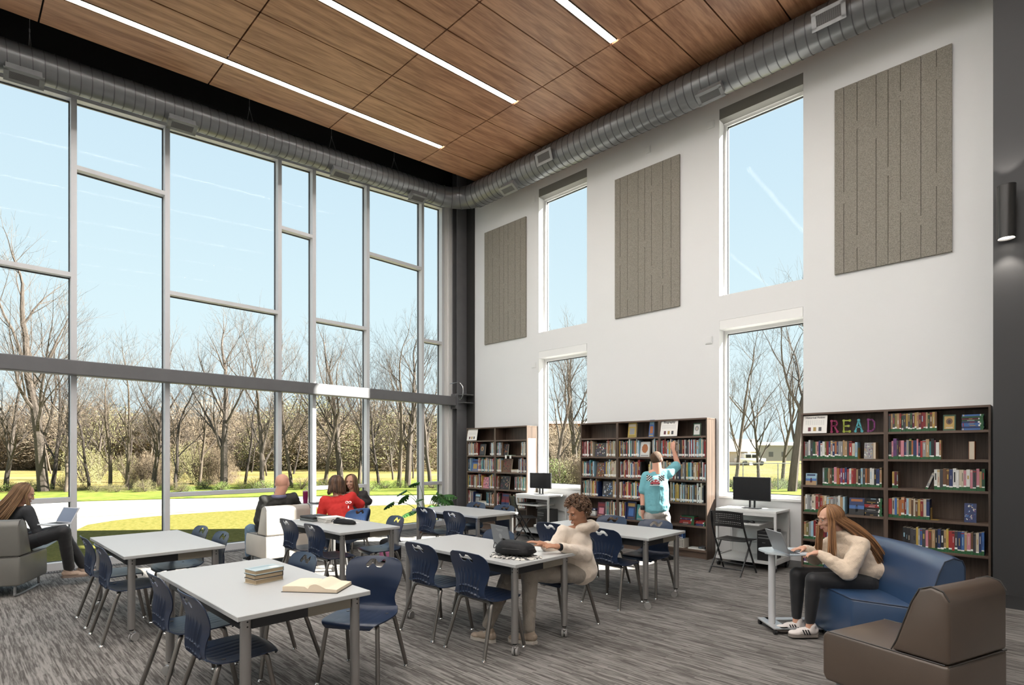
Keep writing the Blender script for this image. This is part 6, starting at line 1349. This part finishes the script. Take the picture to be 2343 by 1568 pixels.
# trees: branching skeleton grown once per variant
def bark(name, c, v=.25): return mat(name, c, .9, var=v, scale=6, stretch=(3, 3, .6), bump=.5, bscale=12)
BK = [bark('bark_grey', (.075, .058, .046)), bark('bark_tan', (.10, .075, .055)), bark('bark_dark', (.042, .031, .025))]
TM = []
def grow(seed, H, trunk_r, levels=5, lean=0.0, spread=.62, first=.28, wig=.16, twig=3):
    r = random.Random(seed); b = MB()
    def branch(p, d, L, rad, lv):
        n = 5 if lv < 2 else 4 if lv < 3 else 3; pts = [p]; rs = [rad]; dd = d.normalized()
        for k in range(n):
            dd = (dd+Vector((r.uniform(-1, 1), r.uniform(-1, 1), r.uniform(-.3, .7)))*wig*(1 if lv else .6)+Vector((0, 0, .05 if lv else .10))).normalized(); pts.append(pts[-1]+dd*L/n); rs.append(rad*(1-(.45 if lv == 0 else .55)*(k+1)/n))
        b.tube(pts, rs, (9, 6, 5, 4, 3, 3, 3)[lv], lv == 0)
        if lv >= levels: return
        kids = (r.randint(5, 7) if lv == 0 else r.randint(3, 5)) if lv < 3 else twig
        for c in range(kids):
            q = (first+(1-first)*(c+r.uniform(.2, .8))/kids) if lv == 0 else r.uniform(.25, 1.0)
            if c == kids-1: q = .98
            i = min(int(q*n), n-1); f_ = q*n-i; pp = pts[i].lerp(pts[i+1], f_); rr = rs[i]*(1-f_)+rs[i+1]*f_; a = r.uniform(0, 2*PI); dv = (pts[i+1]-pts[i]).normalized(); o1 = dv.orthogonal().normalized(); o2 = dv.cross(o1)
            sp_ = spread*r.uniform(.6, 1.35); nd = dv*math.cos(sp_)+(o1*math.cos(a)+o2*math.sin(a))*math.sin(sp_)
            top_ = c == kids-1
            if top_: nd = (dv+nd*.25).normalized()
            branch(pp, nd, L*r.uniform(.48, .70)*(1.05 if lv else .78), max(rr*(.96 if top_ else r.uniform(.42, .66)), .004), lv+1)
    branch(Vector((0, 0, -.1)), Vector((lean, 0, 1)), H*.62, trunk_r, 0); me = b.build('tmp', BK[0]); m_ = me.data; bpy.data.objects.remove(me); print('tree', seed, len(m_.polygons), max(v.co.z for v in m_.vertices)); return m_
TV = [grow(1, 10, .21, 5, .0), grow(2, 8, .10, 5, .15, .7), grow(3, 8, .12, 5, -.1, .55), grow(4, 7, .10, 5, .3, .75, .2, .24), grow(5, 8.5, .13, 5, .05, .6, .2), grow(6, 9, .11, 5, -.2, .5)]
for i, m_ in enumerate(TV): m_.materials.clear(); m_.materials.append(BK[(0, 1, 1, 2, 0, 2)[i]])
THT = [max(v.co.z for v in m_.vertices) for m_ in TV]
rt_ = random.Random(9)
def tree(px, dep, H, v, label, group=None, name='bare_tree', rz=None):
    p = J(px, HY, dep); o = ob(name, TV[v], (p.x, p.y, GZ)); s_ = H/THT[v]; o.scale = (s_, s_, s_); o.rotation_euler = (0, 0, rt_.uniform(0, 6.28) if rz is None else rz); tag(o, label, 'tree', group); return o
TL = [(100, 25.5, 12.2, 0, 'tallest bare tree with a thick grey trunk, left of the first window mullion'), (150, 25.0, 7.6, 1, 'slender pale bare tree leaning beside the tallest trunk at the left'), (12, 25.5, 8.4, 4, 'bare tree at the far left edge behind the seated girl'),
 (118, 26.5, 10.6, 5, 'second tall trunk close behind the tallest bare tree'), (205, 26.0, 6.2, 3, 'small twisted bare tree right of the first window mullion'), (252, 27, 7.4, 2, 'bare tree in the second window bay with a forked trunk'), (292, 26.5, 7.8, 1, 'bare tree leaning left in the second window bay'), (350, 27, 8.8, 4, 'straight bare tree left of the second mullion'),
 (402, 26.0, 6.8, 3, 'dark ivy wrapped bare tree leaning in the third window bay'), (455, 30, 7.4, 2, 'slim bare tree in the middle of the third window bay'), (512, 27, 9.6, 0, 'thick double trunk bare tree in the third window bay'), (600, 26.5, 9.4, 4, 'S shaped bare tree above the bald man'), (560, 31, 8.6, 5, 'tall thin bare tree left of the S shaped one'),
 (668, 28, 9.0, 1, 'bare tree right above the tumbler'), (742, 28, 8.4, 2, 'bare tree left of the red shirt head'), (780, 28.5, 9.2, 0, 'sturdy bare tree behind the two heads'), (822, 31, 8.6, 4, 'bare tree behind the fifth mullion'), (868, 28, 8.8, 5, 'single dark trunk in the sixth window bay'), (912, 29, 9.8, 2, 'left trunk of the close group beside the plant'), (932, 29.5, 9.6, 0, 'right trunk of the close group beside the plant'), (985, 28, 9.0, 4, 'bare tree in the narrow last window bay'),
 (1272, 27, 9.4, 2, 'pale bare tree in the far tall window, left side'), (1318, 30, 9.0, 0, 'bare tree in the far tall window, centre'), (1352, 26, 10.0, 5, 'bare tree at the right edge of the far tall window'), (1678, 27, 9.0, 1, 'bare tree at the left edge of the nearer tall window'), (1736, 36, 8.6, 4, 'slim round crowned bare tree in the middle of the nearer tall window'), (1812, 25.5, 11.0, 0, 'big bare tree at the right edge of the nearer tall window'), (1790, 34, 9.4, 2, 'bare tree behind the biggest one in the nearer tall window')]
for a in TL: tree(*a)
for k in range(34):
    px = -120+k*38+rt_.uniform(-12, 12); dep = rt_.uniform(36, 62); tree(px, dep, rt_.uniform(5.5, 8.5)*(dep/45)**.5, rt_.choice([1, 2, 3, 4, 5]), 'distant bare tree beyond the meadow, %s from the left end of its row' % ORD[k], 'distant bare trees')
# shrubs: twigs and leaves
def shrubmesh(seed, n, i_c, rad, leaf):
    r = random.Random(seed); b = MB()
    for k in range(26):
        a = r.uniform(0, 2*PI); e = Vector((math.cos(a)*rad*r.uniform(.3, 1), math.sin(a)*rad*r.uniform(.3, 1), rad*r.uniform(.5, 1.3))); p, rr = smoothpath([(0, 0, 0), e*.5+Vector((r.uniform(-.1, .1), 0, .1)), e], [.02*rad, .014*rad, .004*rad], 3); b.tube(p, rr, 4, mi=0)
    for k in range(n):
        u = Vector((r.gauss(0, 1), r.gauss(0, 1), abs(r.gauss(0, 1)))).normalized()*r.uniform(.25, 1)**.5; c = Vector((u.x*rad, u.y*rad, u.z*rad*1.15+.05)); c += Vector((noise.noise(c*1.7), noise.noise(c*1.7+Vector((9, 0, 0))), noise.noise(c*1.3)))*rad*.25
        d1 = Vector((r.gauss(0, 1), r.gauss(0, 1), r.gauss(0, 1))).normalized()*leaf*r.uniform(.6, 1.3); d2 = d1.orthogonal().normalized()*leaf*(.08 if i_c in (2,) else .22 if i_c == 3 else .4); b.add([c-d1*.5, c+d2*.5, c+d1*.5, c-d2*.5], [(0, 1, 2, 3)], 1)
    o = b.build('tmp', [BK[1], BK[1]]); m_ = o.data; bpy.data.objects.remove(o); return m_
M_lf = [mat('leaf_fresh', (.11, .15, .025), .7), mat('leaf_olive', (.13, .125, .04), .8), mat('twig_haze', (.17, .125, .08), .9), mat('leaf_gold', (.17, .155, .06), .8)]
SM = []
for i in range(4): m_ = shrubmesh(20+i, (2600, 2600, 10000, 6000)[i], i, 1.0, (.075, .06, .11, .055)[i]); m_.materials[1] = M_lf[i]; SM.append(m_)
def joined(name, items, label, cat):
    V = []; Fv = []; Fn = []; MI = []; off = 0; mats = []
    for (v, M_) in items:
        me = SM[v]; n = len(me.vertices); co = np.empty(n*3, np.float32); me.vertices.foreach_get('co', co); co = co.reshape(-1, 3); A_ = np.array(M_)
        V.append(co @ A_[:3, :3].T+A_[:3, 3]); lv = np.empty(len(me.loops), np.int32); me.loops.foreach_get('vertex_index', lv); Fv.append(lv+off); tl_ = np.empty(len(me.polygons), np.int32); me.polygons.foreach_get('loop_total', tl_); Fn.append(tl_)
        mi = np.empty(len(me.polygons), np.int32); me.polygons.foreach_get('material_index', mi); MI.append(np.where(mi == 0, 0, 1+v)); off += n
    V = np.concatenate(V); Fv = np.concatenate(Fv); Fn = np.concatenate(Fn); MI = np.concatenate(MI); me = bpy.data.meshes.new(name)
    me.vertices.add(len(V)); me.vertices.foreach_set('co', V.ravel().astype(np.float32)); me.loops.add(len(Fv)); me.loops.foreach_set('vertex_index', Fv.astype(np.int32)); me.polygons.add(len(Fn)); me.polygons.foreach_set('loop_start', np.concatenate([[0], np.cumsum(Fn)[:-1]]).astype(np.int32)); me.polygons.foreach_set('material_index', MI.astype(np.int32))
    for m_ in [BK[1]]+M_lf: me.materials.append(m_)
    me.update(calc_edges=True); me.validate(); o = ob(name, me); return tag(o, label, cat, kind='stuff')
def spot(px, dep, s_, v, zs=1.0):
    p = J(px, HY, dep); return (v, Matrix.Translation((p.x, p.y, GZ)) @ Matrix.Rotation(rt_.uniform(0, 6.28), 4, 'Z') @ Matrix.Diagonal((s_, s_, s_*zs, 1)))
L_ = []
for k in range(56):
    px = -120+k*23+rt_.uniform(-12, 12)
    if 1045 < px < 1240: continue
    L_.append(spot(px, 25.2+rt_.uniform(-.3, 2.6)+(0 if px < 700 else .6), rt_.uniform(.30, .62), rt_.choice([0, 0, 1, 3]), rt_.uniform(.6, 1.0)))
joined('undergrowth', L_, 'low green and twiggy undergrowth along the foot of the first row of trees', 'shrubs')
L_ = [spot(-260+k*24+rt_.uniform(-20, 20), rt_.uniform(56, 84), rt_.uniform(4.2, 6.6), rt_.choice([2, 2, 2, 3, 3]), rt_.uniform(.8, 1.15)) for k in range(62)]
joined('distant_thicket', L_, 'hazy brown thicket closing the far side of the meadow', 'shrubs')
L_ = [spot(200+k*40+rt_.uniform(-16, 16), rt_.uniform(29, 34), rt_.uniform(.8, 1.3), rt_.choice([2, 3]), 1.6) for k in range(9)]
joined('twig_tangle', L_, 'bare brown twigs tangled between the roadside tree trunks', 'shrubs')
L_ = [spot(1640+k*16, 27+rt_.uniform(0, 2.5), rt_.uniform(.35, .6), rt_.choice([0, 0, 1, 2]), .8) for k in range(18)]
joined('fence_shrubs', L_, 'green shrubs along the fence outside the nearer tall window', 'shrubs')
L_ = [spot(1246+k*9, 24+rt_.uniform(0, 3), rt_.uniform(.6, 1.1), rt_.choice([0, 1, 3, 2, 2]), 1.3) for k in range(14)]+[spot(1240+k*18, 38+rt_.uniform(0, 10), rt_.uniform(2.2, 3.2), rt_.choice([2, 3]), 1.2) for k in range(9)]
joined('window_shrubs', L_, 'yellow green and tan shrubs outside the far tall window', 'shrubs')
# chain fence outside the right window
t = thing('chain_fence', 'thin chain link fence outside the nearer tall window', 'fence', (0, 0, 0)); fp = [J(px, HY, 26.5) for px in (1620, 1700, 1780, 1860, 1940)]
for p in fp: b = MB(); b.cyl((p.x, p.y, GZ), (p.x, p.y, 1.15), .025, 8); b.build('post', M_galv2, t)
b = MB(); b.tube([(p.x, p.y, 1.13) for p in fp], .018, 6); b.build('top_rail', M_galv2, t); b = MB()
for i in range(len(fp)-1):
    for k in range(26):
        a = fp[i].lerp(fp[i+1], k/26); c = fp[i].lerp(fp[i+1], (k+6)/26)
        for (q, w_) in ((a, c), (c, a)): b.tube([(q.x, q.y, GZ+.05), (w_.x, w_.y, 1.12)], .003, 3, False)
b.build('wire_mesh', M_galv2, t)
# house, long building and parked car beyond
def building(name, label, px, dep, w, d, h, rh, rz, wall, roof):
    p = J(px, HY, dep); t = thing(name, label, 'building', (p.x, p.y, GZ), rz); MB().box((-w/2, -d/2, 0), (w/2, d/2, h)).build('wall', wall, t)
    b = MB(); e_ = .4; vs = [(-w/2-e_, -d/2-e_, h), (w/2+e_, -d/2-e_, h), (w/2+e_, d/2+e_, h), (-w/2-e_, d/2+e_, h), (-w/2-e_, 0, h+rh), (w/2+e_, 0, h+rh)]; b.add(vs, [(0, 1, 5, 4), (2, 3, 4, 5), (0, 4, 3), (1, 2, 5), (3, 2, 1, 0)]); b.build('roof', roof, t)
    k = -w/2+1.2
    while k < w/2-1.5: b = MB(); b.box((k, -d/2-.03, 1.0), (k+1.1, -d/2+.02, 2.1)); b.build('window', mat('far_glass', (.10, .11, .12), .2), t); k += 3.2
M_siding = mat('pale_siding', (.55, .52, .47), .8); M_roofg = mat('grey_shingle', (.30, .28, .26), .9)
building('house', 'pale house with a gable roof seen at the left of the nearer tall window', 1648, 85, 9, 7, 2.0, 1.9, .2, M_siding, M_roofg); building('long_building', 'long low grey building behind the lawn in the nearer tall window', 1765, 130, 30, 10, 3.6, .8, .95, mat('grey_metal_wall', (.30, .31, .31), .7), mat('white_metal_roof', (.60, .60, .58), .5))
building('brick_building', 'brick building seen through trees in the far tall window', 1300, 75, 22, 10, 5.5, .6, .8, mat('brick_red', (.30, .15, .10), .9), M_roofg); building('long_building', 'long white low building beyond the trees beside the corner', 880, 105, 40, 8, 3.0, .5, .5, M_white, M_white)
p = J(1716, HY, 80); t = thing('parked_car', 'white off-road car parked beyond the fence', 'car', (p.x, p.y, GZ), .9); b = MB(); b.rbox((-2, -.85, .45), (2, .85, 1.05), .12, 3); b.rbox((-1.3, -.8, 1.0), (.9, .8, 1.75), .12, 3); b.build('car_body', M_white, t, auto=50)
b = MB(); b.box((-1.1, -.815, 1.12), (-.3, -.80, 1.6)); b.box((-.15, -.815, 1.12), (.7, -.80, 1.6)); b.build('car_window', M_screen, t)
for (x, y) in ((-1.25, -.85), (1.25, -.85), (-1.25, .7), (1.25, .7)): b = MB(); b.cyl((x, y, .38), (x, y+.18, .38), .38, 20); b.build('wheel', M_rub, t)
